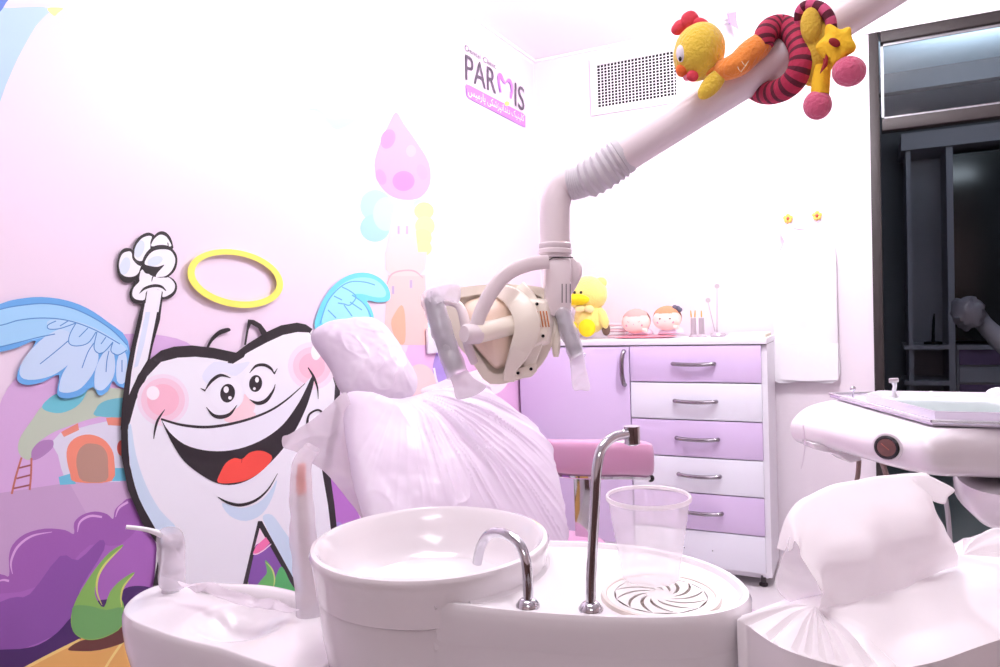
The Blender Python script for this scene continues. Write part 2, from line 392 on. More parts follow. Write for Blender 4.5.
A.poly([(30, 453), (39, 442), (52, 440), (53, 447), (46, 454), (38, 459), (31, 460)], (178, 134, 190))
A.poly([(18, 446.6), (21, 436), (32, 420), (43, 405), (60, 394), (85, 388), (110, 388), (128, 392), (128, 416), (106, 416), (90, 419), (72, 425), (54, 432), (40, 441), (32, 450), (31, 458), (27, 460), (20, 455)], (192, 206, 186))
A.poly([(42, 407), (47, 400), (58, 393), (86, 384), (85, 396), (76, 407), (61, 413), (48, 411.5)], (112, 200, 216)); A.poly([(96, 409), (101, 403), (112, 399), (128, 399), (128, 416), (96, 416)], (112, 190, 206))
for p in ([(21.6, 457.4), (16, 476), (11.7, 494)], [(31.5, 458), (31, 475), (29.7, 490)]): A.stroke(p, 2, (196, 118, 104))
for p in ([(19, 468), (31, 465)], [(16.5, 478.5), (30.5, 475)], [(13.5, 488.5), (29.7, 485)]): A.stroke(p, 1.7, (160, 92, 96))
# bushes
A.poly([(-30, 575), (0, 574), (9, 576), (8.8, 558), (12.5, 545), (25, 534), (45, 528.6), (65, 530), (74, 534), (74, 523), (82, 515), (95, 511.5), (107, 514), (113, 519), (115, 510), (122, 503), (132, 498), (170, 500), (190, 560), (180, 660), (-30, 660)], (160, 98, 178))
A.poly([(-30, 600), (20, 592), (60, 575), (90, 545), (120, 545), (150, 520), (180, 530), (180, 600), (100, 610), (60, 640), (-30, 660)], (170, 106, 188))
A.poly([(-30, 620), (10, 598), (30, 594), (60, 556), (78, 560), (100, 540), (104, 550), (80, 590), (70, 625), (20, 650), (-30, 660)], (140, 84, 166))
A.poly([(-30, 655), (20, 649), (40, 644), (58, 632), (74, 615), (100, 600), (118, 600), (123, 590), (134, 586), (152, 588), (175, 600), (150, 640), (40, 690), (-30, 700)], (72, 38, 102))
for p in ([(12.5, 574), (11, 562), (17.5, 547), (32, 536), (52, 532)], [(77.5, 532), (80, 522), (90, 516), (102, 517)], [(115.5, 517), (119, 508), (128, 502)], [(-4, 582), (3, 580), (9, 581)]): A.stroke(p, [.6, 2, 2.4, 2, .6][:len(p)], (222, 176, 226))
A.poly([(-30, 690), (28, 667), (80, 639), (130, 610), (200, 588), (300, 586), (420, 570), (470, 560), (440, 760), (300, 880), (60, 880), (-30, 800)], (232, 178, 100), 0)
A.stroke([(18, 672), (50, 655), (80, 640)], 3, (244, 214, 130)); A.stroke([(98, 690), (106, 667), (124, 640)], 2.5, (246, 220, 140))
A.poly([(68, 649), (80, 641), (100, 636), (122, 627), (128, 640), (100, 650), (76, 651)], (108, 60, 56))
A.poly([(123.8, 545), (110, 552), (93, 572), (77, 598), (71, 617), (73, 631), (81, 638), (93, 640), (108, 636), (122, 626), (124, 606), (121, 597), (125, 586), (135, 572), (121, 580), (110, 592), (104, 607), (97, 600), (95, 588), (104, 567)], (136, 188, 92))
A.poly([(74, 606), (90, 606), (106, 610), (122, 608), (121, 626), (108, 635), (93, 639), (81, 637), (73, 630), (72, 617)], (112, 172, 100))
A.stroke([(122, 547), (106, 563), (98, 577), (97, 592), (102, 605)], [.6, 2, 2.2, 1.8, .6], (218, 222, 120)); A.stroke([(134, 574), (124, 586), (121, 597), (122, 607)], [.6, 1.8, 1.6, .6], (218, 222, 120))
# purple field right of the tooth
A.poly([(324, 470), (345, 478), (362, 505), (380, 545), (390, 640), (320, 640)], (186, 118, 204), 0); A.poly([(355, 500), (372, 520), (390, 560), (372, 560)], (128, 74, 96), 0); A.stroke([(352, 498), (360, 516), (364, 535)], 1.6, (226, 190, 232)); A.ell(338, 530, 6, 8, (172, 150, 220))
A.mb.build('wall_mural', A.mats, None, False, loc=(XL+.0006, 1.8, 1.2))
mural = bpy.data.objects['wall_mural']; tag(mural, 'printed fairytale mural with mushroom house, purple bushes and pastel tower covering left wall', 'mural')
# ---- tooth sticker
BK = (38, 32, 36); WH = (240, 240, 248)
T = Art(.0060)
# wings
T.poly([(-40, 322), (0, 304), (18, 299), (41, 297), (65, 300), (87, 308), (108, 322), (128, 341), (130, 384), (119, 386.5), (113, 381), (108, 391), (99, 395.5), (93, 387), (81, 395), (67, 398.5), (57, 394), (59, 375), (43, 382), (27, 385), (17.5, 380), (20, 366), (36, 341), (18, 347.5), (0, 352), (-40, 358)], (104, 172, 232))
T.poly([(-40, 330), (0, 310), (20, 305.5), (45, 303.5), (70, 307.5), (92, 317), (112, 330), (127, 346), (124, 352), (100, 345), (70, 330), (55, 335), (36, 339), (18, 343), (0, 346), (-40, 352)], (160, 212, 248))
FE = (198, 222, 248)
T.poly([(19.5, 371), (26, 356), (46, 336), (72, 326), (84, 340), (80, 350), (72, 361), (57, 373), (40, 379), (24, 379)], FE); T.poly([(59, 388), (63, 373), (77, 352), (86, 340), (97, 350), (98, 361), (92, 375), (81, 388), (70, 392.5), (61, 392)], FE)
T.poly([(94.5, 386), (95.5, 370), (102, 355), (111, 347), (115, 361), (113.4, 377), (104.4, 389), (98, 390)], FE); T.poly([(117, 381), (117, 361), (123, 350), (127, 360), (125, 382)], FE)
T.poly([(47, 325), (50, 320), (70, 320), (95, 328), (120, 343), (126, 350), (118, 355), (111, 351), (103, 352), (96, 353), (90, 343), (76, 346), (68, 343), (70, 333), (60, 329), (50, 329)], (184, 218, 248))
WB = (84, 142, 206)
for p in ([(-20, 328), (2, 325), (20, 320), (45, 318), (70, 321), (95, 330), (120, 344)], [(-20, 318), (0, 309.5), (20, 305.5), (45, 303.5), (70, 307.5), (92, 317), (112, 330), (127, 345)], [(-20, 352), (0, 347), (20, 342), (40, 337), (55, 334)]): T.stroke(p, 1.1, WB)
for p in ([(56, 321), (48, 325), (49, 329), (60, 328.5), (76, 323)], [(76, 323), (70, 334), (69, 343), (76, 346), (88, 343), (96, 332)], [(97, 332), (94, 347), (98, 353), (104, 352), (113, 342)], [(113, 342), (111, 351), (118, 355), (127, 350)], [(68, 321), (60, 326)], [(88, 328), (79, 337)], [(106, 337), (101, 344)], [(40, 364), (55, 352), (68, 341)], [(82, 368), (88, 352), (94, 343)], [(106, 372), (107, 360), (109, 351)], [(122, 372), (122, 360)]): T.stroke(p, 1.0, WB)
CY = (110, 216, 240)
T.poly([(315, 329), (319, 309), (328, 292), (340, 280), (354, 273.5), (368, 273), (380, 278), (388, 287), (390.5, 296), (388, 301), (378, 302.5), (367, 300.5), (371, 308), (374, 320), (370, 345), (330, 345)], CY)
T.poly([(322, 322), (326, 306), (334, 292), (344, 283), (356, 278), (370, 278), (380, 283), (386, 292), (384, 297), (374, 297), (362, 294), (352, 295), (362, 302), (368, 312), (370, 340), (334, 340)], (158, 232, 248))
for p in ([(320, 324), (327, 303), (338, 289), (350, 282), (364, 282), (375, 285)], [(342, 287), (350, 291), (356, 297), (350, 305), (344, 304), (338, 303)], [(334, 296), (342, 300)], [(344, 305), (352, 316)], [(352, 295), (362, 302), (368, 310), (372, 320)], [(328, 310), (336, 318)], [(350, 302), (362, 310)]): T.stroke(p, 1.1, (92, 168, 226))
# fist and arm
T.poly([(143.5, 296), (137.5, 320), (131, 348), (126, 373), (122, 404), (120.5, 430), (129, 425), (136, 400), (149, 363), (153, 345), (160, 320), (163, 295)], BK, 0)
T.poly([(147, 291), (142, 320), (136, 347), (131.5, 372), (129, 395), (133, 386), (139, 374), (147.5, 360), (151.5, 340), (155.5, 320), (161, 291)], WH, 0)
T.poly([(149, 293), (144, 320), (138, 347), (134, 368), (138, 366), (144, 345), (149, 320), (153, 293)], (216, 228, 246), 0)
def fz(l): return [(100+x*.15, 220+y*.15) for x, y in l]
T.poly(fz([(113, 310), (122, 245), (145, 200), (180, 186), (220, 200), (245, 250), (278, 320), (265, 380), (230, 408), (190, 420), (150, 408), (122, 365)]), BK)
T.poly(fz([(128, 320), (130, 270), (150, 225), (185, 210), (208, 215), (225, 265), (250, 298), (275, 312), (262, 345), (235, 372), (190, 380), (150, 365)]), WH)
T.poly(fz([(213, 230), (224, 170), (258, 115), (310, 85), (350, 92), (370, 120), (350, 190), (310, 290), (260, 302), (222, 268)]), BK)
T.poly(fz([(228, 240), (240, 180), (270, 130), (310, 108), (345, 110), (335, 150), (338, 192), (300, 235), (285, 270), (252, 270)]), WH)
T.poly(fz([(335, 185), (345, 130), (370, 95), (400, 76), (435, 80), (468, 112), (486, 165), (482, 195), (410, 205), (350, 205)]), BK)
T.poly(fz([(343, 175), (355, 135), (385, 105), (410, 98), (440, 110), (465, 145), (472, 176), (400, 168)]), WH)
T.poly(fz([(240, 400), (262, 340), (285, 300), (350, 340), (430, 365), (490, 395), (514, 440), (502, 490), (460, 525), (410, 530), (300, 555), (240, 558), (204, 530), (198, 480), (220, 430)]), BK)
T.poly(fz([(215, 490), (226, 450), (262, 410), (262, 385), (280, 330), (340, 370), (400, 385), (450, 380), (482, 402), (500, 435), (490, 475), (450, 505), (416, 512), (412, 470), (315, 470), (298, 530), (250, 532), (222, 515)]), WH)
T.poly(fz([(278, 290), (300, 230), (345, 182), (400, 166), (460, 175), (505, 220), (516, 275), (500, 335), (455, 380), (415, 382), (365, 368), (345, 412), (345, 385), (355, 360), (310, 358), (285, 330)]), BK)
T.poly(fz([(297, 290), (320, 240), (360, 205), (420, 195), (470, 205), (498, 245), (500, 285), (480, 335), (440, 372), (395, 380), (372, 378), (385, 350), (430, 298), (385, 312), (330, 305)]), WH)
T.stroke(fz([(262, 490), (300, 455), (360, 438), (410, 445), (440, 472)]), [.5, 2.5, 3, 2.5, .8], BK)
T.stroke(fz([(452, 150), (455, 175)]), [1, 1], BK)
T.poly([(147.4, 290.3), (154, 289.3), (162, 290.5), (158.5, 312), (144.2, 312)], WH, 0)
LB = (214, 226, 246)
T.ell(125, 266, 5, 9, LB, 15); T.ell(139.5, 249, 4.5, 9, LB, 18); T.ell(155, 261, 8, 4.5, LB, -20)
# tooth body
T.poly([(121, 430), (129, 396), (138, 375), (149.7, 359.5), (161, 350.5), (174, 346.6), (192, 345.4), (213.6, 347.8), (236, 352.6), (248.8, 343), (267.7, 331.4), (281, 325.3), (297, 322.6), (306, 324.5), (312.5, 329), (310, 333), (324, 352), (335, 380), (340, 388), (340, 425), (330, 470), (331, 480), (334.5, 505), (338, 540), (342, 620), (335, 660), (300, 660), (232, 660), (150, 640), (152.6, 587), (158, 560), (158, 545), (142.6, 524), (128, 490), (121.5, 457)], BK, 0)
T.poly([(127.8, 430), (136, 400), (147, 376.6), (161, 362), (177.6, 357.7), (195.6, 356.8), (213.6, 358.6), (231, 362.3), (225.4, 367.8), (247, 353), (266.8, 342.4), (283, 335), (297.4, 332), (309, 332.5), (325, 352), (335, 385), (333, 420), (322, 470), (324, 482), (328, 505), (332, 540), (336, 620), (325, 650), (303, 650), (300, 592), (296.6, 584.6), (261.5, 521.6), (258, 521.6), (240.8, 594.5), (234, 650), (157, 636), (158.5, 585), (163, 545), (155.6, 529), (139, 498), (129.6, 464.5)], WH, 0)
T.poly([(228, 362), (236, 354), (247, 350), (244, 357), (225, 368.5)], BK, 0)
SB = (206, 226, 244)
T.poly([(128, 430), (131, 425), (136, 455), (146, 485), (160, 510), (178, 530), (172, 545), (163, 545), (155, 528), (139, 498), (130, 464)], SB)
T.poly([(222, 503), (240, 508), (258, 503), (270, 491), (277, 480), (272, 498), (262, 514), (246, 521), (230, 516)], SB)
T.poly([(263, 516), (272, 515), (282, 528), (293, 545), (300, 570), (302, 592), (296, 583), (278, 550), (266, 527)], SB)
T.poly([(202, 376), (214, 362), (235, 364), (250, 362), (236, 376), (222, 372), (210, 384)], (228, 232, 248))
# gap between the roots
T.poly([(258, 521), (262, 521), (297, 584.6), (301, 594), (303, 650), (234, 650), (240.5, 594.5)], BK, 0)
T.poly([(259.7, 528), (295, 590), (297, 640), (240, 640), (245.3, 593.6)], (134, 84, 170), 0)
T.poly([(259.7, 528), (266, 539), (256, 545), (254.5, 548)], (250, 222, 240), 0)
T.poly([(266, 537), (270, 543), (264, 549.5), (256, 554), (253, 553), (256, 546)], (244, 120, 178), 0)
T.stroke([(253, 554), (257, 554), (264, 550), (271, 544)], 1.2, (250, 214, 236))
T.poly([(246, 640), (246, 592), (262, 596), (274, 592), (296, 590), (298, 640)], (226, 172, 104), 0)
T.poly([(246, 592), (251, 592), (262, 579), (267, 572), (265, 560), (272, 568), (274.6, 579), (273, 590), (268, 598), (257, 600), (247, 600)], (104, 184, 100))
T.poly([(282, 566.6), (290, 582), (296, 592), (286, 594), (276, 600), (268, 600), (274, 588), (276, 576)], (84, 178, 104))
T.stroke([(265.5, 562), (272, 569), (274.6, 579), (273, 590)], [.4, 1.4, 1.4, .5], (206, 222, 130)); T.stroke([(248, 582), (248, 596)], [.5, 1.6], (176, 214, 120))
# blush
for cx, cy, l in ((163, 400, ((26, (242, 226, 240)), (22, (244, 208, 224)), (16, (246, 190, 208)))), (312, 366, ((24, (244, 226, 240)), (19, (248, 206, 222)), (13, (248, 190, 208))))):
    for r_, c_ in l: T.ell(cx, cy, r_, r_*1.0, c_)
T.ell(153, 393, 6.5, 7, (250, 244, 250)); T.ell(316, 352, 5, 8, (252, 246, 250))
T.ell(242, 406, 13, 12, (248, 214, 220)); T.ell(240, 417, 16, 5, (248, 214, 220), -10)
# eyes
T.ell(227, 395, 17, 16, (242, 242, 250)); T.ell(258, 385, 15, 17, (242, 242, 250))
T.ell(227.6, 393.2, 7.4, 9.4, BK, 8); T.ell(255.6, 383.5, 6.5, 8.5, BK, 8)
for e in ((226.2, 389.6, 2.6, 3.3), (230, 397.8, 1.8, 1.8), (257, 379.8, 1.9, 2.8), (254.4, 388.6, 1.4, 1.4)): T.ell(*e, (250, 250, 252))
T.stroke([(205, 390.5), (211.5, 381), (220.5, 375.3), (230.5, 377.8)], [.6, 3, 3, .6], BK); T.stroke([(200.6, 388.3), (205.5, 390.8)], [.5, 2], BK)
T.stroke([(206.2, 407), (213, 415), (221, 417), (230, 414), (237, 405)], [.5, 3, 4, 3, .5], BK)
T.stroke([(249.5, 373), (256, 366), (264.5, 365), (271, 368.6), (274, 373.5)], [.5, 2.6, 3, 2.4, .8], BK); T.stroke([(274, 374), (277.4, 368.4)], [1.8, .4], BK)
T.stroke([(249.7, 399.5), (257.5, 403.2), (266, 400.5), (273, 391), (275.3, 384)], [.5, 3.4, 3.8, 2, .4], BK)
# mouth
T.poly([(161, 419), (182, 425.5), (209, 427), (239, 422.4), (266, 413), (285, 401.6), (304, 384.5), (312.7, 376), (306, 392), (297, 410), (283, 427), (266, 439), (245, 448), (224, 452), (203, 451), (184, 445), (169, 433)], (238, 238, 248))
T.poly([(161, 419), (169.4, 432), (184, 444), (203, 450), (224, 451), (245, 447), (266, 437.6), (282.8, 424.6), (295.4, 408), (303, 395), (312.7, 375), (314, 381), (309, 400), (303, 415), (295.4, 430), (282.8, 449), (266, 467), (251, 478.7), (234.5, 484.6), (217.7, 483.4), (201, 474.8), (184, 461), (171.5, 442)], BK)
T.poly([(218, 482.5), (220, 473.5), (226, 463), (234.5, 458), (242, 459), (249, 453), (257.6, 450.6), (266, 452), (272.3, 457.8), (264, 469), (250, 478.6), (234.5, 482.8)], (240, 78, 66))
T.stroke([(242, 459), (241.5, 463)], [1.2, .4], (190, 40, 40))
T.stroke([(161, 419), (182, 425), (209, 427), (239, 422), (266, 412.6), (285, 401), (305, 383.5)], [2, 2.6, 2.8, 2.6, 2.2, 1.8, .6], BK)
T.stroke([(164.8, 409.5), (157.9, 420), (155, 430), (153.7, 439)], [.6, 2.4, 2, .6], BK)
T.stroke([(308, 367.5), (313.6, 376.6), (317.5, 388), (318.2, 399)], [1, 2.4, 1.6, .4], BK)
T.stroke([(218, 497), (228, 502.6), (240.8, 505), (255.5, 500.4), (268, 489.5), (277.6, 473.5)], [.6, 2.6, 3.2, 2.6, 1.6, .5], BK)
T.stroke([(310, 436), (307.5, 426), (309, 415), (317, 410), (322, 412), (324.4, 414)], [1, 2.6, 2, 2, 2, 1.4], BK); T.stroke([(324, 414), (326.5, 409), (330.5, 410)], [2, 1.4, .5], BK); T.stroke([(316, 424), (321, 421)], 1.4, BK)
# tufts
T.poly([(206.4, 347.5), (211, 338), (218, 331), (224, 328.5), (229, 328), (230.6, 330.5), (226, 332.6), (219, 335.5), (212, 342), (208.5, 348)], BK)
T.poly([(248, 319.4), (254, 320), (261, 324), (267.7, 333), (267, 338), (262, 336), (258, 328), (251, 324), (248.6, 330), (246, 345), (244, 345), (246, 332)], BK, 0)
tooth = T.mb.build('tooth_sticker', T.mats, None, False, loc=(XL+.007, 1.4, 1.0))
tag(tooth, 'white smiling cartoon tooth cutout with blue wings and raised fist on the mural', 'wall sticker')
# foam backing of the tooth board so the cutout has thickness
def wpts(p, off): return [onp(x, y, 0, XL+off) for x, y in p]
bk = MB()
bk.add(slab(wpts([(122, 430), (130, 397), (139, 377), (150, 361), (161, 352), (192, 347), (236, 354), (268, 333), (297, 324), (311, 330), (327, 352), (336, 385), (329, 470), (337, 620), (150, 636), (157, 545), (129, 490)], .0052), (1, 0, 0), .0014))
bk.build('board_backing', mat('foam_board', (236, 232, 238), .7), tooth, False)
# halo
hl = MB(); N = 56
def ring_el(cx, cy, rx, ry, rot, off):
    a = math.radians(rot); return [onp(cx+rx*math.cos(t)*math.cos(a)-ry*math.sin(t)*math.sin(a), cy+rx*math.cos(t)*math.sin(a)+ry*math.sin(t)*math.cos(a), 0, XL+off) for t in [2*math.pi*k/N for k in range(N)]]
hv = ring_el(235.3, 278.5, 48.5, 28.5, 11, .006)+ring_el(235.3, 278.5, 48.5, 28.5, 11, .014)+ring_el(235.6, 278, 41.5, 22.5, 11, .014)+ring_el(235.6, 278, 41.5, 22.5, 11, .006)
hf = []
for i in range(4):
    for k in range(N): k2 = (k+1) % N; j = (i+1) % 4; hf.append((i*N+k, i*N+k2, j*N+k2, j*N+k))
tag(mk('halo_cutout', hv, hf, mat('yellow_foam', (248, 238, 104), .5, bump=.1, bscale=80), None, False, loc=(XL+.005, 1.44, 1.3)), 'flat yellow oval halo ring fixed above the tooth character', 'wall sticker')

# ------------------------------------------------------------------ clinic sign on the left wall
SO = XL+.0050
sg = thing('clinic_sign', 'PARMIS dental clinic lettering with purple banner high on the left wall', 'sign', onp(497, 100, 0, XL))
m_let = mat('sign_grey', (92, 80, 96), .5); m_pu = mat('sign_purple', (196, 122, 226), .5); m_ye = mat('sign_yellow', (250, 240, 120), .5); m_sw = mat('sign_white', (250, 246, 252), .5)
def text_to_wall(body, name, m, p_tl, p_tr, p_bl, x0=None, thin=.0012, off=0, bold=0):
    """lay text into the wall parallelogram given by three pixel corners"""
    cu = bpy.data.curves.new(name, 'FONT'); cu.body = body; cu.offset = bold; cu.resolution_u = 3
    tmp = bpy.data.objects.new(name, cu); COL.objects.link(tmp)
    dg = bpy.context.evaluated_depsgraph_get(); me = tmp.evaluated_get(dg).to_mesh()
    vs = [v.co.copy() for v in me.vertices]; fs = [tuple(p.vertices) for p in me.polygons]
    bpy.data.objects.remove(tmp)
    mx = [min(v.x for v in vs), max(v.x for v in vs), min(v.y for v in vs), max(v.y for v in vs)]
    a = onp(*p_tl, 0, SO+off); b_ = onp(*p_tr, 0, SO+off); c_ = onp(*p_bl, 0, SO+off)
    out = []
    for v in vs:
        s_ = (v.x-mx[0])/(mx[1]-mx[0]); t_ = (mx[3]-v.y)/(mx[3]-mx[2]); out.append(a+(b_-a)*s_+(c_-a)*t_)
    return mk(name, out, fs, m, sg, False)
text_to_wall('PAR', 'lettering', m_let, (465.5, 54), (496, 70.5), (465.8, 79.5), bold=.001)
text_to_wall('IS', 'lettering', m_let, (515, 82), (524.5, 88.5), (515, 106), bold=.001)
text_to_wall('Dental', 'small_lettering', m_let, (465.3, 44.5), (480.5, 54.2), (465.5, 50.3))
text_to_wall('Clinic', 'small_lettering', m_let, (483.2, 55.8), (496, 64), (483.3, 61.3))
s_ = Art(.0052)
def sp(l): return [(460+x*.0929, 70+y*.0929) for x, y in l]
lg = MB()
def sadd(p, closed_smooth=3):
    q = [onp(x, y, 0, SO+.0002) for x, y in p]; q = catmull(q, closed_smooth, True); lg.add((q, tess(q, (1, 0, 0))))
sadd(sp([(425, 30), (450, 45), (485, 125), (500, 115), (520, 92), (548, 105), (570, 160), (572, 230), (555, 310), (538, 290), (552, 220), (545, 160), (525, 130), (505, 135), (490, 150), (470, 140), (445, 100), (432, 110), (440, 180), (448, 240), (432, 235), (415, 150), (408, 70)]))
lg.build('tooth_emblem', m_pu, sg, False)
q = [onp(460+(505+26*math.cos(t))*.0929, 70+(362+26*math.sin(t))*.0929, 0, SO+.0008) for t in [2*math.pi*k/20 for k in range(20)]]
mk('yellow_dot', *slab(q, (1, 0, 0), .0012), m_ye, sg, False)
bar = [onp(x, y, 0, SO-.0004) for x, y in ((466.2, 84), (470, 85.5), (523, 113.5), (525.2, 116), (525.3, 127.5), (470, 98.8), (467.3, 96.5), (466.4, 92))]
mk('banner', *slab(bar, (1, 0, 0), .0008), m_pu, sg, False)
fa = '\uFEB2\uFBFF\uFEE3\uFEAD\uFE8E\uFB58 \uFBFD\uFB91\uFEB7\uFEB0\uFB59\uFEE7\uFE8D\uFEAA\uFEE7\uFEA9 \uFB8F\uFBFF\uFEE8\uFBFF\uFEE0\uFB90'
text_to_wall(fa, 'persian_lettering', m_sw, (468.2, 86.2), (524, 115), (468.4, 97.2), off=.001)

# ------------------------------------------------------------------ vent on back wall
vt = thing('wall_vent', 'white air vent grille with dark square openings high on back wall', 'vent', onp(636, 80, 1, YB))
A0, B0, C0 = onp(597, 65.5, 1, YB-.006), onp(675.5, 51, 1, YB-.006), onp(600, 107.5, 1, YB-.006)
x0, x1, zt, zb = A0.x, B0.x, (A0.z+B0.z)/2, C0.z
fr = MB(); w = .035
for a in ((x0-w, x1+w, zt, zt+w), (x0-w, x1+w, zb-w, zb), (x0-w, x0, zb, zt), (x1, x1+w, zb, zt)): fr.add(box(a[0], a[1], YB-.014, YB-.002, a[2], a[3], .002))
fr.build('frame', m_ceil, vt)
mk('duct', *box(x0, x1, YB-.0035, YB-.002, zb, zt), mat('duct_black', (14, 12, 16), .8), vt, False)
sl = MB(); nx, nz = 22, 14
for i in range(1, nx+1):
    x = x0+(x1-x0)*i/(nx+.6); sl.add(box(x-.0016, x+.0016, YB-.011, YB-.004, zb, zt))
sl.build('vertical_bars', m_ceil, vt, False)
sl = MB()
for i in range(1, nz):
    z = zb+(zt-zb)*i/nz; sl.add(box(x0, x1, YB-.0095, YB-.0045, z-.0013, z+.0013))
sl.build('horizontal_bars', m_ceil, vt, False)
# paper pennant on the ceiling edge
pn = thing('paper_pennant', 'small lilac folded paper pennant near the ceiling edge above the toy', 'decoration', onp(733, 14, 1, 3.33))
def px_poly(p, Y): return [onp(x, y, 1, Y) for x, y in p]
n_ = -CF
mk('upper_fold', *slab(px_poly([(734, 2), (736, 12), (727, 14)], 3.33), (0, -1, 0), .003), mat('pale_lilac_paper', (196, 160, 218), .6), pn, False)
mk('lower_fold', *slab(px_poly([(727, 14), (736, 12), (737, 23), (740, 31), (729, 23)], 3.332), (0, -1, 0), .003), mat('lilac_paper', (176, 130, 206), .6), pn, False)
q = onp(734, 3, 1, 3.33); mk('string', *tube([q, Vector((q.x, q.y, ZC))], .001, 6, 1), m_ceil, pn)

# ------------------------------------------------------------------ cabinet
CY0, CY1 = 3.169, YB-.05; CX0, CX1 = XL+.003, -.388
m_cab = mat('cabinet_white', (238, 236, 244), .35); m_lil = mat('lilac_laminate', (218, 198, 234), .3, coat=.3); m_wf = mat('white_laminate', (236, 238, 248), .3, coat=.3)
cb = thing('storage_cabinet', 'low white clinic cabinet with lilac door and six drawers on the back wall', 'cabinet', ((CX0+CX1)/2, (CY0+CY1)/2, 0))
c_ = MB(); c_.add(box(CX0, CX0+.018, CY0+.018, CY1, .045, 1.018)); c_.add(box(CX1-.018-.0, CX1, CY0-.0, CY1, .045, 1.018)); c_.add(box(CX0+.018, CX1-.018, CY1-.015, CY1, .045, 1.018)); c_.add(box(CX0+.018, CX1-.018, CY0+.02, CY1-.015, .045, .12)); c_.add(box(CX0+.018, CX1-.018, CY0+.02, CY1-.015, 1.0, 1.018)); c_.add(box(-.952, -.938, CY0+.02, CY1-.015, .12, .985))
c_.add(box(CX1, CX1+.018, CY0+.0, CY1, .045, 1.018))
c_.build('body', m_cab, cb, False)
mk('plinth', *box(CX0+.02, CX1, CY0+.03, CY0+.05, .03, .12), m_cab, cb, False)
mk('countertop', *box(CX0, CX1+.02, CY0-.018, CY1, 1.0215, 1.046, .002), m_cab, cb)
mk('counter_shadow_strip', *box(CX0, CX1+.016, CY0-.012, CY1, 1.018, 1.0215), mat('shadow_strip_dark', (96, 88, 98), .4, metal=.4), cb, False)  # dark strip drawn for the shadow line under the countertop
m_hd = mat('handle_chrome', (150, 144, 152), .14, metal=1)
def handle_h(c, L, parent):
    v = tube([c+Vector((-L/2, .0, 0)), c+Vector((-L/2+.004, -.016, 0)), c+Vector((-L/4, -.024, -.002)), c+Vector((0, -.026, -.003)), c+Vector((L/4, -.024, -.002)), c+Vector((L/2-.004, -.016, 0)), c+Vector((L/2, 0, 0))], .0085, 10, 5, flat=1.0, flatdir=(0, 0, 1)); return mk('handle', *v, m_hd, parent)
dr_b = [(345.8, 343.8), (380.9, 383.2), (417.8, 422), (455, 460.5), (489.5, 497.4), (524, 535.7), (560, 573)]
zs = [onp(762.5, y[1], 1, CY0).z for y in dr_b]
zs[0] = 1.018
DX_0 = -.945; DX_1 = CX1-.004
for i in range(6):
    d = mk('drawer', *box(DX_0, DX_1, CY0-.018, CY0, zs[i+1]+.0025, zs[i]-.0025, .0015), m_lil if i % 2 == 0 else m_wf, cb)
    if i % 2 == 0: d['label'] = 'lilac drawer'
    else: d['label'] = 'white drawer'
    hx = onp(693.5, 365, 1, CY0-.018).x; zc = (zs[i]+zs[i+1])/2-.003
    if i < 5: handle_h(Vector((hx+.004*i, CY0-.017, zc+.005)), .175, d)
    else:
        for px_ in (-.06, .06): mk('screw_hole', *lathe([(0, 0), (.0025, 0), (.0025, .002), (0, .002)], (hx+px_, CY0-.020, zc), (0, 1, 0), 10), m_dk, d)
dd = mk('door', *box(CX0+.012, DX_0-.005, CY0-.018, CY0, .125, 1.014, .0015), m_lil, cb)
c = onp(624.5, 368, 1, CY0-.018); L = .15
mk('handle', *tube([c+Vector((0, .002, L/2)), c+Vector((0, -.014, L/2-.004)), c+Vector((-.004, -.024, L/4)), c+Vector((-.005, -.026, 0)), c+Vector((-.004, -.024, -L/4)), c+Vector((0, -.014, -L/2+.004)), c+Vector((0, .002, -L/2))], .010, 10, 5), m_hd, dd)
for x, y in ((CX1-.02, CY0+.03), (CX1-.02, CY1-.03), (CX0+.05, CY0+.03), (CX0+.05, CY1-.03)):
    mk('foot', *lathe([(0, 0), (.018, 0), (.018, .008), (.01, .012), (.01, .045), (0, .045)], (x, y, 0), seg=16), mat('foot_black', (50, 42, 46), .4), cb)
CT = 1.046
def ct(x, y, Y=3.33): p = onp(x, y, 1, Y); return p
# ---- yellow plush on the counter
ppx = .00415
def cpt(x, Y=3.3): return onp(x, 330, 1, Y).x
m_py = mat('pale_yellow_plush', (250, 228, 130), .9, bump=.5, bscale=150, sheen=.5); m_yy = mat('bright_yellow_felt', (250, 222, 20), .8, bump=.3, bscale=150)
bx = onp(592, 330, 1, 3.3).x; k = 1/ (FPX/onp(592, 330, 1, 3.3).xyz.length) if False else .0040
db = thing('plush_duck', 'large pale yellow plush duck sitting on the cabinet behind the lamp', 'soft toy', (bx, 3.32, CT))
def cb_pt(x, y, Y): return onp(x, y, 1, Y)
def eb(name, x, y, Y, rx, rz, ry, m, parent, disp=.004, rotz=0):
    c = cb_pt(x, y, Y); s = (c-CC).dot(CF)/FPX
    X = Vector((math.cos(rotz), 0, math.sin(rotz))); Z = Vector((-math.sin(rotz), 0, math.cos(rotz)))
    return mk(name, *ball(c, 1, (X, Vector((0, 1, 0)), Z), squash=(rx*s, ry*s, rz*s), disp=disp, freq=40), m, parent)
hd = eb('head', 587, 294, 3.30, 21, 18, 15, m_py, db); eb('ear', 601, 283, 3.31, 6, 6, 5, m_py, db); eb('ear', 577, 281, 3.31, 5, 6, 5, m_py, db)
eb('body', 590, 318, 3.31, 16, 16, 14, m_py, db)
eb('beak', 578, 299.5, 3.245, 13, 6, 8, m_yy, hd, 0)
for x in (574.5, 581): eb('eye', x, 292.5, 3.228, 1.5, 1.5, 1.5, m_dk, hd, 0)
eb('foot', 587, 328, 3.245, 9, 9, 4, m_yy, db, .001)
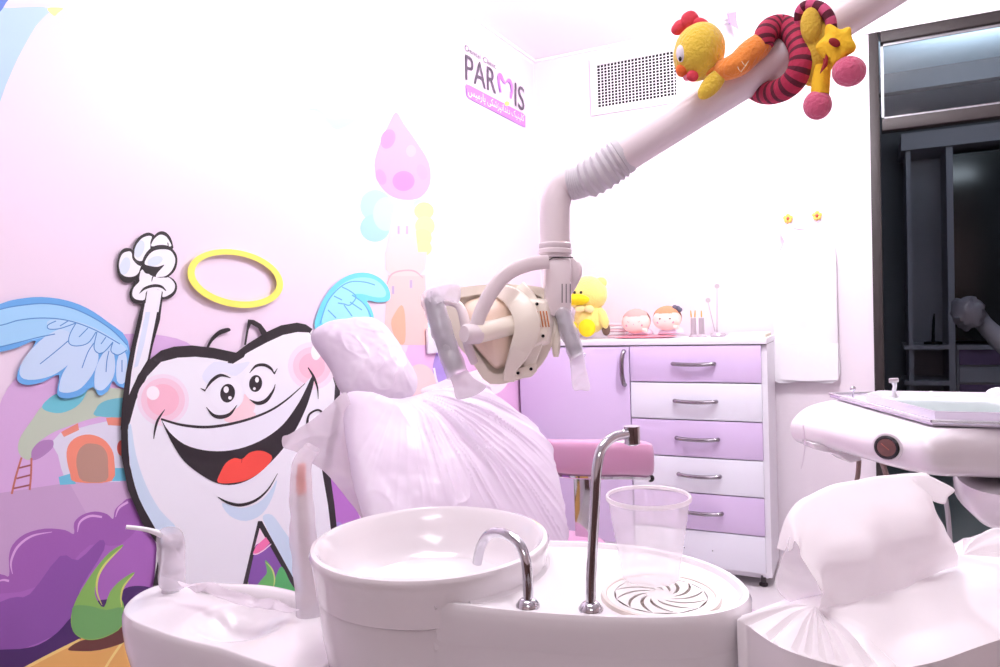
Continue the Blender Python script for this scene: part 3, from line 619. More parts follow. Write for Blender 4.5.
eb('foot', 570, 328, 3.26, 8, 8, 4, m_yy, db, .001)
eb('arm', 603, 318, 3.29, 5, 11, 6, m_py, db, .003, .3)
for dx in (-4, 5): eb('bow', 584+dx, 309, 3.24, 5.5, 3.8, 2.5, mat('bow_cream', (246, 226, 160), .7), db, .002)
eb('tail_tuft', 606, 329, 3.33, 4, 7, 4, mat('brown_plush', (120, 96, 84), .9), db, .004)
# ---- folded pink towels
tw = thing('pink_towel_stack', 'stack of pale pink and white folded cloths beside the yellow duck', 'towel', (onp(617, 325, 1, 3.36).x, 3.36, CT))
tx = onp(618, 325, 1, 3.38).x
for i in range(5):
    mk('towel', *box(tx-.045, tx+.045, 3.345, 3.435, CT+.001+i*.014, CT+.0135+i*.014, .005), mat('pale_pink_cloth', (246, 212, 222), .9) if i % 2 == 0 else mat('white_cloth', (246, 240, 246), .9), tw)
# ---- pink mat and two lying dolls
m_sk = mat('doll_skin', (250, 216, 204), .8, bump=.15, bscale=150); m_pk = mat('pink_felt', (240, 150, 166), .8); m_or = mat('ginger_felt', (226, 150, 112), .8, bump=.3, bscale=160)
c = onp(647, 334, 1, 3.30)
tag(mk('pink_mat', *pillow(catmull([Vector((c.x+dx, 3.30+dy, CT+.007)) for dx, dy in ((-.13, -.05), (0, -.06), (.12, -.05), (.12, .05), (0, .06), (-.13, .05))], 6, True), (0, 0, 1), .006, .006, 8), m_pk, None, True, loc=(c.x, 3.3, CT)), 'flat dark pink felt mat under the two dolls', 'mat')
def doll(x, y, Y, hair_c, label, rot, closed):
    c = cb_pt(x, y, Y); s = (c-CC).dot(CF)/FPX
    t = thing('rag_doll', label, 'doll', (c.x, Y, CT+.014), 'dolls lying on the cabinet')
    hd = mk('head', *ball(c, 1, squash=(14.5*s, 9*s, 11*s)), m_sk, t)
    cap = ball(c+Vector((0, .006, .006)), 1, squash=(14.6*s, 9.5*s, 12.6*s)); 
    v, f = cap; keep = [q for q in f if sum((v[i]-c).z for i in q)/len(q) > (3.5*s + .5*abs(sum((v[i]-c).x for i in q)/len(q)) - (.06 if sum((v[i]-c).y for i in q)/len(q) > .004 else 0)) - .006]
    mk('hair', v, keep, hair_c, t)
    for dx in (-5, 5):
        p = c+Vector((dx*s, -8.4*s, 1.0*s))
        if closed: mk('eye', *tube([p+Vector((-.006, .001, .002)), p+Vector((0, -.001, -.002)), p+Vector((.006, .001, .002))], .0008, 6), mat('lash_brown', (150, 96, 90), .6), hd)
        else: mk('eye', *ball(p, .0035), m_dk, hd)
        mk('cheek', *ball(c+Vector((dx*1.45*s, -7.1*s, -2.6*s)), .007, squash=(1, .3, .8)), m_pk, hd)
    mk('nose', *ball(c+Vector((0, -9*s, -1.5*s)), .0022), m_pk, hd)
    bd = mk('body', *pillow(catmull([Vector((c.x+dx, Y+.02, CT+.02+dz)) for dx, dz in ((-.05, -.004), (-.02, .02), (.05, .025), (.075, .0), (.05, -.005), (0, -.006))], 5, True), (0, -1, 0), .03, .03, 8), mat('doll_dress', (236, 214, 232), .8), t)
    mk('arm', *tube([c+Vector((.03*rot, -.01, -.03)), c+Vector((.045*rot, -.03, -.036)), c+Vector((.06*rot, -.035, -.035))], [.009, .009, .011], 10), m_sk, t)
    return t
doll(636, 322.5, 3.285, mat('rosy_felt', (226, 168, 160), .8), 'doll with closed eyes lying left on the cabinet top', 1, True)
d2 = doll(667, 319.5, 3.285, m_or, 'ginger haired doll with open eyes and grey bow, right of the other doll', 1, False)
c = cb_pt(677, 308, 3.28)
bw = MB(); 
for dx, dz in ((-.01, .004), (.012, -.008), (.002, 0)): bw.add(ball(c+Vector((dx, 0, dz)), .012, squash=(1, .6, .9)))
bw.build('hair_bow', mat('slate_felt', (100, 98, 116), .8), d2)
c = cb_pt(632, 311, 3.3)
# ---- steel file pots
m_st = mat('brushed_steel', (196, 184, 192), .3, metal=.45)
def pot(x, Y, label):
    c = onp(x, 330, 1, Y); t = thing('file_pot', label, 'pot', (c.x, Y, CT+.0005), 'steel file pots on the cabinet')
    mk('tube', *lathe([(0, 0), (.022, 0), (.022, .003), (.013, .012), (.012, .085), (.0095, .085), (.0095, .01), (0, .01)], (c.x, Y, CT+.0005), seg=24), m_st, t); return t
p1 = pot(693.5, 3.33, 'left one of two slim steel pots holding yellow tipped files')
p2 = copy_tree(p1, (.036, .0, 0)); p2['label'] = 'right one of two slim steel pots, beside the mirror stand'
m_tip = mat('amber_handle', (222, 176, 96), .5)
fl = None
for i, (dx, dy, tl, lab) in enumerate(((-.004, -.002, -.006, 'amber handled file leaning left out of the left steel pot'), (.003, .003, .006, 'amber handled file leaning right out of the left steel pot'))):
    c = wl(p1)+Vector((dx, dy, .012))
    t = thing('root_file', lab, 'instrument', c, 'files in the steel pots')
    mk('shaft', *tube([c, c+Vector((tl*.3, 0, .04)), c+Vector((tl*.6, 0, .078))], .0012, 6, 3), m_st, t)
    mk('handle', *tube([c+Vector((tl*.6, 0, .076)), c+Vector((tl*.8, 0, .09)), c+Vector((tl, 0, .108))], [.003, .0036, .0024], 10, 4), m_tip, t)
c = wl(p2)+Vector((0, 0, .012)); t = thing('root_file', 'amber handled file standing in the right steel pot', 'instrument', c, 'files in the steel pots')
mk('shaft', *tube([c, c+Vector((.001, 0, .078))], .0012, 6, 3), m_st, t); mk('handle', *tube([c+Vector((.001, 0, .076)), c+Vector((.001, 0, .092)), c+Vector((.001, 0, .106))], [.003, .0036, .0024], 10, 4), m_tip, t)
# ---- mirror stand
c = onp(718, 333, 1, 3.31); ms = thing('mirror_stand', 'small steel dish stand holding two slender dental mirrors', 'stand', (c.x, 3.31, CT+.0005))
mk('dish', *lathe([(0, 0), (.03, 0), (.034, .008), (.03, .016), (.018, .02), (0, .02)], (c.x, 3.31, CT+.0005), seg=28), m_st, ms)
for (xt, yt, lab) in ((708, 302, 'dental mirror leaning left in the steel dish'), (717, 288, 'tall dental mirror standing upright in the steel dish')):
    top = onp(xt, yt, 1, 3.31); base = Vector((c.x-.004 if xt == 717 else c.x-.012, 3.31, CT+.021))
    t = thing('dental_mirror', lab, 'instrument', base, 'dental mirrors in the steel dish')
    mk('stem', *tube([base, base.lerp(top, .5), top], [.0028, .0022, .0014], 8, 4), m_st, t)
    mk('mirror_head', *lathe([(0, -.0015), (.011, -.0015), (.011, .0015), (0, .0015)], top+Vector((0, 0, .008)), (.4, -1, .2), 20), m_st, t)
c = onp(750, 334, 1, 3.3); tag(mk('paper_pad', *box(c.x-.075, c.x+.075, 3.2, 3.4, CT+.0005, CT+.016, .002), mat('cream_paper', (244, 236, 214), .7)), 'cream paper pad lying at the right end of the cabinet top', 'paper pad')

# ------------------------------------------------------------------ wall socket, gown and hooks
def hook(x, y, label):
    c = onp(x, y, 1, YB-.012); t = thing('wall_hook', label, 'hook', (c.x, YB-.002, c.z), 'flower hooks above the gown')
    pet = MB()
    for k in range(5):
        a = 2*math.pi*k/5+.3; pet.add(ball(c+Vector((math.cos(a)*.012, 0, math.sin(a)*.012)), .009, seg=12, rings=8, squash=(1, .4, 1)))
    pet.build('petals', mat('hook_yellow', (248, 206, 96), .5), t)
    mk('centre', *ball(c+Vector((0, -.004, 0)), .007, seg=12, rings=8), mat('hook_red', (226, 96, 84), .5), t)
    mk('peg', *tube([c+Vector((0, .01, -.004)), c+Vector((0, -.012, -.022)), c+Vector((0, -.022, -.02)), c+Vector((0, -.024, -.012))], .003, 8), m_tip, t)
    return t
h1 = hook(788, 218.5, 'left flower shaped hook holding the gown neck')
h2 = copy_tree(h1, onp(817, 215.5, 1, YB-.012)-onp(788, 218.5, 1, YB-.012)); h2['label'] = 'right flower shaped hook holding the gown neck'
gp = [(779, 230), (784, 240), (781, 250), (775, 254), (774, 290), (774, 330), (773, 379), (806, 381), (838, 380), (838, 340), (837, 300), (836, 262), (834, 244), (829, 232), (822, 229), (817, 222), (812, 226), (803, 228), (795, 227), (789, 224)]
def gown_disp(p, n):
    return n*(.006*math.sin(p.x*60+p.z*5)+.012*noise.noise(p*9))
c_g = [onp(x, y, 1, YB-.03) for x, y in gp]
gv = pillow(catmull(c_g, 4, True), (0, -1, 0), .008, .004, 22, gown_disp, pw=9)
gw = thing('hanging_gown', 'white sleeveless paper gown hanging from two hooks on back wall', 'gown', (c_g[0].x, YB-.03, c_g[0].z))
mk('gown_body', *gv, mat('gown_paper', (246, 244, 250), .8, bump=.2, bscale=25), gw)
mk('hem_band', *slab([onp(x, y, 1, YB-.042) for x, y in ((773.5, 343), (838, 343), (838, 380), (806, 381), (773, 379))], (0, -1, 0), .003), mat('gown_paper', (246, 244, 250)), gw, False)
mk('neck_tie', *tube([onp(x, y, 1, YB-.04) for x, y in ((786, 224), (790, 227), (803, 229), (814, 226), (819, 221), (824, 230))], .0022, 6), mat('gown_piping', (228, 204, 222), .7), gw)
mk('arm_piping', *tube([onp(x, y, 1, YB-.04) for x, y in ((777, 229), (783, 240), (780, 250), (775, 254))], .002, 6), mat('gown_piping', (228, 204, 222)), gw)
c = onp(433, 340, 0, XL)
so_ = thing('wall_socket', 'small white socket plate on the left wall behind the lamp handle', 'socket', c)
q = [onp(x, y, 0, XL+.004) for x, y in ((426, 328), (441, 333), (441, 352), (426, 351))]
ys = [p.y for p in q]; zz = [p.z for p in q]
mk('plate', *box(XL+.004, XL+.016, min(ys), max(ys), min(zz), max(zz), .004), m_cab, so_)
mk('socket_face', *lathe([(0, 0), (.02, 0), (.02, .003), (0, .003)], (XL+.016, (min(ys)+max(ys))/2, (min(zz)+max(zz))/2), (1, 0, 0), 20), m_wf, so_)
# ================================================================== stool
m_pkv = mat('pink_vinyl', (214, 158, 192), .3, coat=.4); m_pl = mat('unit_plastic', (236, 231, 235), .22, coat=.5, spec=.5)
st = thing('operator_stool', 'pink vinyl stool with curved back pad in front of the lilac cabinet', 'stool', (at(583, 500, 2.3).x, at(583, 500, 2.3).y, 0))
SB_ = wl(st)
bp = [(545, 455, 2.28), (558, 456, 2.18), (580, 457, 2.10), (605, 457, 2.06), (630, 457, 2.06), (650, 459, 2.10)]
pad = [at(*q) for q in bp]
# padded curved band: rounded rectangle section swept
P = catmull(pad, 6); rows = []
for i, p in enumerate(P):
    T_ = (P[min(i+1, len(P)-1)]-P[max(i-1, 0)]); T_.z = 0; T_.normalize(); nn = Vector((T_.y, -T_.x, 0)); e = min(i, len(P)-1-i); sc_ = min(1, .55+.2*e)
    row = []
    for k in range(24):
        a = 2*math.pi*k/24; ca, sa = math.cos(a), math.sin(a)
        row.append(p+nn*(.030*math.copysign(abs(ca)**.7, ca))*sc_+Vector((0, 0, .050*math.copysign(abs(sa)**.72, sa)*(.85+.15*sc_))))
    rows.append(row)
mk('back_pad', *loft(rows), m_pkv, st)
lo = [p+Vector((0, 0, -.056)) for p in P]
rows = [[p+Vector((0, 0, -.006)), p+Vector((0, 0, .006))] for p in lo]
mk('back_rail', *tube(lo[::6], .008, 8, 4), m_ch, st)
mk('rail_cap', *ball(lo[-1], .011), m_dk, st)
pb = at(592, 492, 2.24); 
mk('back_post', *obox(Vector((SB_.x, SB_.y, .60)), (.028, 0, 0), (0, .008, 0), (0, 0, .125), .004), m_ch, st)
mk('seat', *lathe([(0, 0), (.15, 0), (.17, .015), (.172, .04), (.155, .062), (0, .07)], (SB_.x-.10, SB_.y+.02, .37), seg=40), m_pkv, st)
mk('gas_column', *lathe([(0, 0), (.025, 0), (.025, .18), (.016, .18), (.016, .31), (0, .31)], (SB_.x-.10, SB_.y+.02, .06), seg=20), m_ch, st)
for k in range(5):
    a = 2*math.pi*k/5+.4; d = Vector((math.cos(a), math.sin(a), 0)); c = Vector((SB_.x-.10, SB_.y+.02, .08))
    lg_ = mk('base_leg', *tube([c, c+d*.12+Vector((0, 0, -.008)), c+d*.23+Vector((0, 0, -.02))], [.017, .014, .011], 10), m_ch, st)
    mk('caster', *lathe([(0, -.012), (.026, -.012), (.028, 0), (.026, .012), (0, .012)], c+d*.23+Vector((0, 0, -.052)), d.cross(Vector((0, 0, 1))), 20), m_dk, lg_)

# ================================================================== dental chair
m_vin = mat('chair_vinyl', (214, 186, 214), .35, coat=.3)
m_cov = film('chair_cover_film', (247, 241, 250), .86, .4)
m_flap = film('loose_film', (248, 240, 248), .60, .2)
pA = at(345, 400, 1.5); pB = at(470, 385, 1.85); pC = at(572, 535, 1.7)
nB = (pB-pA).cross(pC-pB).normalized()
if nB.z < 0: nB = -nB
bo_px = [(345, 395), (368, 400), (395, 402), (425, 394), (455, 389), (474, 388), (484, 392), (500, 404), (518, 418), (536, 434), (546, 447), (554, 470), (560, 505), (565, 545), (556, 585), (520, 612), (470, 618), (420, 600), (392, 570), (375, 540), (360, 505), (352, 470), (346, 430)]
bo = [onplane(x, y, pA, nB) for x, y in bo_px]
cchair = sum(bo, Vector())/len(bo)
ch = thing('dental_chair', 'reclined patient chair wrapped in wrinkled translucent white film', 'dental chair', (cchair.x, cchair.y, 0))
neck = onplane(392, 385, pA, nB); UX = (pC-pB).normalized(); UY = nB.cross(UX)
def fold_disp(amp, seed, freq=26):
    def f(p, n):
        d = p-neck; x, y = d.dot(UX), d.dot(UY); r = math.hypot(x, y); a = math.atan2(y, x)
        w = a*freq+1.6*noise.noise(Vector((a*4, r*3, seed)))
        n1 = max(0, noise.noise(Vector((a*5+9, r*3, seed+3)))+.35)
        n2 = max(0, noise.noise(Vector((a*7-4, r*3.5, seed+8)))+.30)
        ridge = (1-abs(math.sin(w)))**1.8*n1 + .8*(1-abs(math.sin(w*1.7+1.3)))**2*n2
        env = min(1, max(0, r-.04)*7)*max(.12, min(1.0, .30+(a+.45)*1.1))*max(.45, 1.25-r*.9)
        cr_ = (1-abs(noise.noise(Vector((p.x*9+3, p.y*9, p.z*12)))))**7
        return n*(amp*(ridge*env*1.25 + .28*cr_*(1.3-env) + .45*noise.noise(p*11)+.10*noise.noise(p*40)))
    return f
sm = catmull(bo, 26, True)
mk('backrest', *pillow([cchair+(p-cchair)*.965-nB*.012 for p in sm], nB, .055, .05, 14), m_vin, ch)
mk('backrest_cover', *pillow(sm, nB, .068, .06, 130, fold_disp(.0105, 1.0)), m_cov, ch)
# headrest
nH = Vector((.70, -.42, .58)).normalized(); pH = at(380, 362, 1.66)
ho_px = [(311, 334), (326, 324), (346, 320), (366, 319), (382, 325), (395, 341), (406, 360), (416, 380), (415, 393), (402, 402), (385, 405), (364, 403), (347, 397), (337, 382), (329, 364), (318, 348)]
ho = catmull([onplane(x, y, pH, nH) for x, y in ho_px], 10, True); chd = sum(ho, Vector())/len(ho)
def crinkle(amp, f, s): return lambda p, n: n*(amp*(noise.noise(p*f+Vector((s, 0, 0)))+.5*noise.noise(p*f*2.3)+.8*(1-abs(noise.noise(p*f*.8+Vector((s, 3, 1)))))**6))
mk('headrest', *pillow([chd+(p-chd)*.94-nH*.01 for p in ho], nH, .04, .04, 12), m_vin, ch)
mk('headrest_cover', *pillow(ho, nH, .046, .05, 60, crinkle(.0032, 26, 2)), m_cov, ch)
mk('headrest_stem', *tube([chd-nH*.03, (chd+neck)/2-nH*.06, cchair-nB*.06], .018, 10), m_ch, ch)
# loose bag corner flaring out to the left of the backrest
pF = at(345, 440, 1.47); nF = Vector((.35, -.93, .15)).normalized()
def sheet(name, pxs, p0, n, m, parent, amp=.006, fr=16, seed=0, th=.0012, rings=26, sm_=6):
    o = [onplane(x, y, p0, n) for x, y in pxs]
    return mk(name, *pillow(catmull(o, sm_, True), n, th, th, rings, crinkle(amp, fr, seed), pw=8), m, parent)
sheet('loose_cover_corner', [(347, 393), (334, 402), (322, 412), (306, 424), (290, 434), (283, 437), (284, 447), (296, 452), (310, 462), (326, 474), (340, 488), (352, 504), (366, 520), (362, 490), (356, 460), (354, 425)], pF, nF, m_flap, ch, .008, 13, 4)
sheet('loose_cover_top', [(420, 392), (440, 382), (462, 374), (500, 365), (512, 372), (500, 392), (470, 400), (440, 402)], at(460, 388, 1.82), Vector((.6, -.5, .62)).normalized(), m_flap, ch, .006, 14, 6)
# seat, leg rest, base (mostly hidden behind the cuspidor)
sdir = Vector((UX.x, UX.y, 0)).normalized(); sw = Vector((-sdir.y, sdir.x, 0))
hip = cchair+UX*.24; hip.z = .56
so = []
for a, b_ in ((-.02, -.2), (.2, -.25), (.55, -.24), (.9, -.18), (1.05, -.12), (1.08, 0), (1.05, .12), (.9, .18), (.55, .24), (.2, .25), (-.02, .2)):
    so.append(hip+sdir*a*.62+sw*b_)
mk('seat', *pillow(catmull(so, 6, True), (0, 0, 1), .05, .05, 10), m_vin, ch)
mk('chair_base', *bev(slab([Vector((hip.x, hip.y, 0))+sdir*a+sw*b_ for a, b_ in ((-.25, -.17), (.35, -.17), (.35, .17), (-.25, .17))], (0, 0, 1), .06), .02), m_pl, ch)
mk('lift_column', *obox(Vector((hip.x, hip.y, .28))+sdir*.08, sdir*.12, sw*.11, Vector((0, 0, .22)), .03), m_pl, ch)

# ================================================================== ceiling arm examination light
m_arm = mat('lamp_plastic', (238, 226, 230), .35, coat=.2); m_cream = mat('aged_cream_plastic', (255, 247, 232), .35, coat=.2, var=.04, vscale=14); m_gry = mat('grey_rubber', (212, 208, 214), .55)
m_refl = mat('amber_reflector_back', (255, 244, 236), .3, coat=.3, col2=(250, 214, 178), vscale=7)
ZL = 1.25; K = ZL/FPX
def L(x, y, dz=0): return at(x, y, ZL+dz)
lt = thing('examination_light', 'cream dental operating light hanging from a thick white jointed arm', 'lamp', L(557, 250))
down = (L(555, 258)-L(555, 205)).normalized()
arm_pts = [L(555, 258), L(555, 240), L(555, 218), L(556, 202), L(561, 189), L(570, 183, -.004), L(577, 182, -.008)]
mk('elbow_tube', *tube(arm_pts, .0252, 28, 6), m_arm, lt)
mk('collar', *lathe([(.026, -.008), (.0285, -.006), (.0285, 0), (.026, .002), (.0275, .004), (.0275, .010), (.025, .012)], L(555, 250), -down, 36), m_arm, lt)
# long straight tube toward the upper right and nearer
p0 = L(618, 160, -.04); p1 = at(900, -18, 1.02); p1b = at(1010, -88, .96)
mk('long_tube', *tube([p0, p0.lerp(p1, .3), p0.lerp(p1, .7), p1, p1+(p1-p0)*.45], .0275, 32, 3), m_arm, lt)
# bellows
bs = catmull([L(570, 184, -.004), L(582, 181, -.012), L(600, 172, -.028), L(616, 161, -.038), L(626, 154, -.043)], 16); n_ = len(bs)
pts_ = []; rr = []
for i, p in enumerate(bs):
    t = i/(n_-1); pts_.append(p)
    if t < .30: rr.append(.0278)
    elif t > .86: rr.append(.0315)
    else: rr.append(.0300+.0040*math.sin((t-.30)*2*math.pi*10.5))
pp = []; rq = []
for i in range(len(pts_)-1):
    for k in range(3): pp.append(pts_[i].lerp(pts_[i+1], k/3)); 
for i, p in enumerate(pp):
    t = i/(len(pp)-1)
    rq.append(.0278+.0004*math.sin(t*150) if t < .30 else (.0312 if t > .86 else .0298+.0042*(1-2*abs(((t-.30)*11.2) % 1-.5))*1.0))
mk('bellows', *tube(pp, rq, 32, 1), m_gry, lt)
far = p1+(p1-p0)*.45
mk('ceiling_post', *tube([far+Vector((0, 0, 0)), far+Vector((.03, -.02, .02)), Vector((far.x+.04, far.y-.03, ZC))], .035, 20, 4), m_arm, lt)
mk('ceiling_rose', *lathe([(0, 0), (.09, 0), (.08, -.03), (.04, -.05), (0, -.05)], (far.x+.04, far.y-.03, ZC-.0), seg=32), m_arm, lt)
# joint housing
hc = L(557, 287); HX = (L(570, 287)-L(544, 287)).normalized(); HN = HX.cross(down).normalized()
if HN.dot(CF) > 0: HN = -HN
mk('joint_housing', *obox(hc, HX*.0232, HN*.022, down*.051, .009), m_arm, lt)
sl = MB()
for dx in (561, 565, 569): sl.add(obox(L(dx, 294)+HN*.0222, HX*.0008, HN*.0004, down*.016))
sl.build('housing_slots', mat('slot_grey', (130, 118, 124), .6), lt, False)
sm_ = MB(); sm_.add(tube([L(546, 268)+HN*.0215, L(546.5, 264)+HN*.0225, L(552, 259)+HN*.0225, L(572, 259)+HN*.0225], .0009, 6, 2)); sm_.build('housing_seam', m_dk, lt)
mk('housing_ear', *pillow(catmull([L(x, y, .012) for x, y in ((568, 258), (575, 258), (581, 264), (582, 274), (578, 284), (572, 294), (566, 300))], 5, True), HN, .012, .012, 6), m_arm, lt)
mk('lever', *tube([L(556, 308), L(556.5, 330, -.006), L(556, 346, -.01), L(556, 357, -.012)], [.0055, .0062, .0075, .0045], 14), mat('lever_cream', (240, 230, 214), .35, coat=.2), lt)
# yoke: flat curved band to the pivot
mk('yoke', *tube([L(548, 262, -.03), L(530, 264, -.045), L(508, 273, -.06), L(492, 291, -.07), L(481, 312, -.075), L(475, 330, -.078)], [.012, .012, .0125, .0125, .012, .011], 18, 7, flat=.42, flatdir=HN), m_arm, lt)
mk('pivot_knob', *lathe([(0, -.016), (.014, -.016), (.0165, -.012), (.0165, .012), (.013, .016), (0, .016)], L(472, 334, -.078), HN*.5+HX*-.6, 28), m_arm, lt)
mk('pivot_shaft', *tube([L(474, 334, -.075), L(492, 330, -.055), L(524, 322, -.030)], .0165, 24, 3), m_cream, lt)
# head shell: tapered tub whose rim lies behind, backs to us
lamp_n = HN
rim = [(446, 292), (462, 287), (500, 284), (540, 287), (552, 296), (556, 318), (553, 342), (542, 364), (524, 378), (490, 384), (472, 362), (456, 342), (448, 318)]
inn = [(458, 300), (470, 296), (500, 292), (534, 294), (544, 302), (547, 320), (544, 340), (534, 357), (520, 369), (494, 374), (480, 357), (467, 338), (460, 318)]
def lr(l, dz): return catmull([L(x, y, dz) for x, y in l], 3, True)
mk('head_shell', *loft([lr(rim, .012), lr(rim, .035), lr(rim, .0), lr(rim, -.012), lr(inn, -.012), lr(inn, .004)][1:], True, True), m_cream, lt)
mk('reflector_back', *pillow(catmull([L(x, y, .0) for x, y in ((464, 304), (484, 296), (505, 297), (517, 310), (521, 335), (514, 358), (498, 369), (486, 360), (472, 342), (464, 322))], 5, True), HN, .046, .002, 12), m_refl, lt)
# broad saddle bracket over the reflector
def band(l, w, dz, th, name, m=m_cream, parent=lt, prof=.006):
    P_ = catmull([L(x, y, z) for x, y, z in l], 6); rows = []
    for i, p in enumerate(P_):
        t = (P_[min(i+1, len(P_)-1)]-P_[max(i-1, 0)]).normalized(); sd = t.cross(HN).normalized(); up = sd.cross(t).normalized()
        if up.dot(HN) < 0: up = -up
        W = w if not callable(w) else w(i/(len(P_)-1)); row = []
        for a, b_ in ((-1, -1), (-1, .6), (-.85, 1), (.85, 1), (1, .6), (1, -1)): row.append(p+sd*(W*a)+up*(th*b_))
        rows.append(row)
    return mk(name, *loft(rows), m, parent)
band([(498, 291, -.02), (512, 297, -.04), (524, 312, -.056), (527, 330, -.058), (520, 350, -.048), (512, 366, -.030), (509, 379, -.014)], lambda t: .0105+.0105*math.sin(math.pi*min(1, t*1.15))**1.2, 0, .006, 'saddle_bracket')
band([(520, 287, -.012), (531, 300, -.030), (538, 318, -.038), (538, 338, -.034), (532, 356, -.022), (526, 374, -.012)], .010, 0, .006, 'rear_bracket')
mk('ballast_box', *bev(loft([[L(x, y, -.010) for x, y in ((528, 296), (548, 299), (554, 322), (551, 344), (532, 350))], [L(x, y, -.052) for x, y in ((526, 300), (545, 302), (550, 322), (548, 340), (530, 347))]]), .004), m_cream, lt)
sl = MB()
for i in range(5):
    x = 535.5+i*3.0; sl.add(tube([L(x-1.2, 311, -.0535), L(x+.2, 319, -.054), L(x+1.6, 327, -.0535)], .0011, 6, 2))
sl.build('vent_slots', mat('amber_slot', (206, 124, 60), .5), lt)
mk('mount_plate', *bev(slab([L(x, y, -.02) for x, y in ((513, 369), (536, 363), (537, 371), (531, 377), (514, 379))], HN, .006), .002), m_cream, lt)
for x, y, dz in ((518, 373, -.029), (531, 369, -.029), (512, 289, -.034), (537, 304, -.055), (543, 336, -.055)):
    mk('screw', *lathe([(0, 0), (.0028, 0), (.0028, .001), (0, .001)], L(x, y, dz), HN, 12), m_dk, lt)
# handles with film sleeves
m_grip = mat('grip_grey', (172, 168, 176), .45)
for hx, nm in ((((432, 298, -.06), (440, 325, -.068), (449, 352, -.075), (456, 370, -.08)), 0), (((562, 312, -.01), (567, 328, -.02), (573, 345, -.028), (577, 355, -.032)), 1)):
    R_ = .0155 if nm == 0 else .0125
    g = mk('grip_handle', *tube([L(*q) for q in hx], [R_*.95, R_, R_, R_*.85], 20), m_grip, lt)
    P_ = [L(*q) for q in hx]
    def cr2(p, n): return n*0
    v, f = tube([P_[0]+(P_[0]-P_[1])*.25]+P_+[P_[-1]+(P_[-1]-P_[-2])*.3], [R_*.8, R_*1.15, R_*1.14, R_*1.12, R_*1.12, R_*1.25], 28, 10, cap=False)
    v = [p+Vector((noise.noise(p*60), noise.noise(p*60+Vector((5, 0, 0))), noise.noise(p*60+Vector((0, 7, 0)))))*.0035 for p in v]
    sl_ = mk('film_sleeve', v, f, film('sleeve_film', (244, 240, 248), .42, .15), g)
    d = (P_[-1]-P_[-2]).normalized()
    if nm == 0:
        sheet('sleeve_tail', [(447, 368), (457, 374), (466, 370), (474, 378), (486, 386), (478, 394), (463, 399), (456, 398), (453, 386)], L(462, 385, -.08), HN, film('tail_film', (246, 240, 248), .55, .2), g, .004, 30, 9)
        sheet('sleeve_top', [(427, 290), (440, 286), (455, 284), (461, 290), (458, 303), (446, 300), (436, 304), (428, 300)], L(442, 294, -.075), HN, film('tail_film', (246, 240, 248), .55), g, .004, 30, 3)
        mk('handle_arm', *tube([L(440, 300, -.05), L(458, 305, -.045), L(465, 322, -.050), L(468, 345, -.05), L(474, 362, -.03)], [.008, .007, .009, .008, .007], 12), m_arm, lt)
    else:
        sheet('sleeve_tail', [(570, 354), (582, 352), (586, 368), (590, 389), (581, 390), (573, 389), (571, 372)], L(580, 372, -.03), HN, film('tail_film', (246, 240, 248), .55), g, .003, 30, 5)

# ================================================================== plush spiral toy on the arm
ax_t = (p1-p0).normalized()
def tubep(x):   # centre line of the long tube at pixel column x
    best = min((abs((lambda q: 500+FPX*((q-CC).dot(CR))/((q-CC).dot(CF)))(p0+(p1-p0)*t/400)-x), t) for t in range(-40, 500)); return p0+(p1-p0)*best[1]/400
sidev = (CR-ax_t*CR.dot(ax_t)); toC = -(CF-ax_t*CF.dot(ax_t)).normalized(); upT = ax_t.cross(toC).normalized()
if upT.z < 0: upT = -upT
m_yel = mat('chick_yellow_plush', (240, 204, 66), .9, bump=.5, bscale=220, sheen=.4); m_org = mat('orange_plush', (250, 150, 60), .9, bump=.5, bscale=200, sheen=.4)
m_red = mat('red_felt', (222, 66, 84), .85, bump=.3, bscale=200); m_pnk = mat('pink_plush', (222, 100, 136), .9, bump=.5, bscale=200, sheen=.4); m_stary = mat('star_yellow_felt', (248, 198, 40), .85, bump=.3, bscale=200)
# striped fabric driven by position along the coil through a UV-free wave in object space: two materials on alternate rings
m_s1 = mat('crimson_stripe', (180, 42, 78), .85, bump=.3, bscale=200); m_s2 = mat('maroon_stripe', (92, 22, 46), .85, bump=.3, bscale=200)
toy = thing('spiral_plush_toy', 'striped coil plush toy with chick head and star face wound around the lamp arm', 'soft toy', tubep(770))
def tp(x, y, dz): # point at pixel with offset in depth from the tube centre
    q = tubep(x); return at(x, y, (q-CC).dot(CF)+dz)
c = tp(699, 52, -.045); s = (c-CC).dot(CF)/FPX
AX = (CR, -CF, CU)
def rax(a): return (CR*math.cos(a)+CU*math.sin(a), -CF, CU*math.cos(a)-CR*math.sin(a))
hd = mk('chick_head', *ball(c, 1, rax(-.35), 32, 20, squash=(25*s, 24*s, 29*s), disp=.0008, freq=60), m_yel, toy)
for x, y, a, b_, r_ in ((680, 27, 10, 7, .6), (690, 20, 9, 9, 0), (701, 24, 8, 6, -.4)):
    mk('comb', *ball(tp(x, y, -.045), 1, rax(r_), squash=(a*s, 6*s, b_*s), disp=.002, freq=70), m_red, hd)
mk('beak', *ball(tp(682.5, 70, -.062), 1, rax(.3), squash=(6.5*s, 7*s, 7*s)), mat('beak_orange', (244, 112, 44), .8, bump=.3, bscale=200), hd)
mk('wattle', *ball(tp(692.5, 76, -.066), 1, rax(-.5), squash=(6*s, 4*s, 5.5*s)), m_red, hd)
mk('wattle', *ball(tp(687, 77, -.06), 1, rax(-.3), squash=(4*s, 3*s, 4*s)), mat('light_pink_felt', (240, 150, 170), .8), hd)
mk('eye_patch', *ball(tp(681.5, 54, -.072), 1, rax(.15), squash=(5*s, 6*s, 9*s)), mat('eye_white', (238, 232, 240), .7), hd)
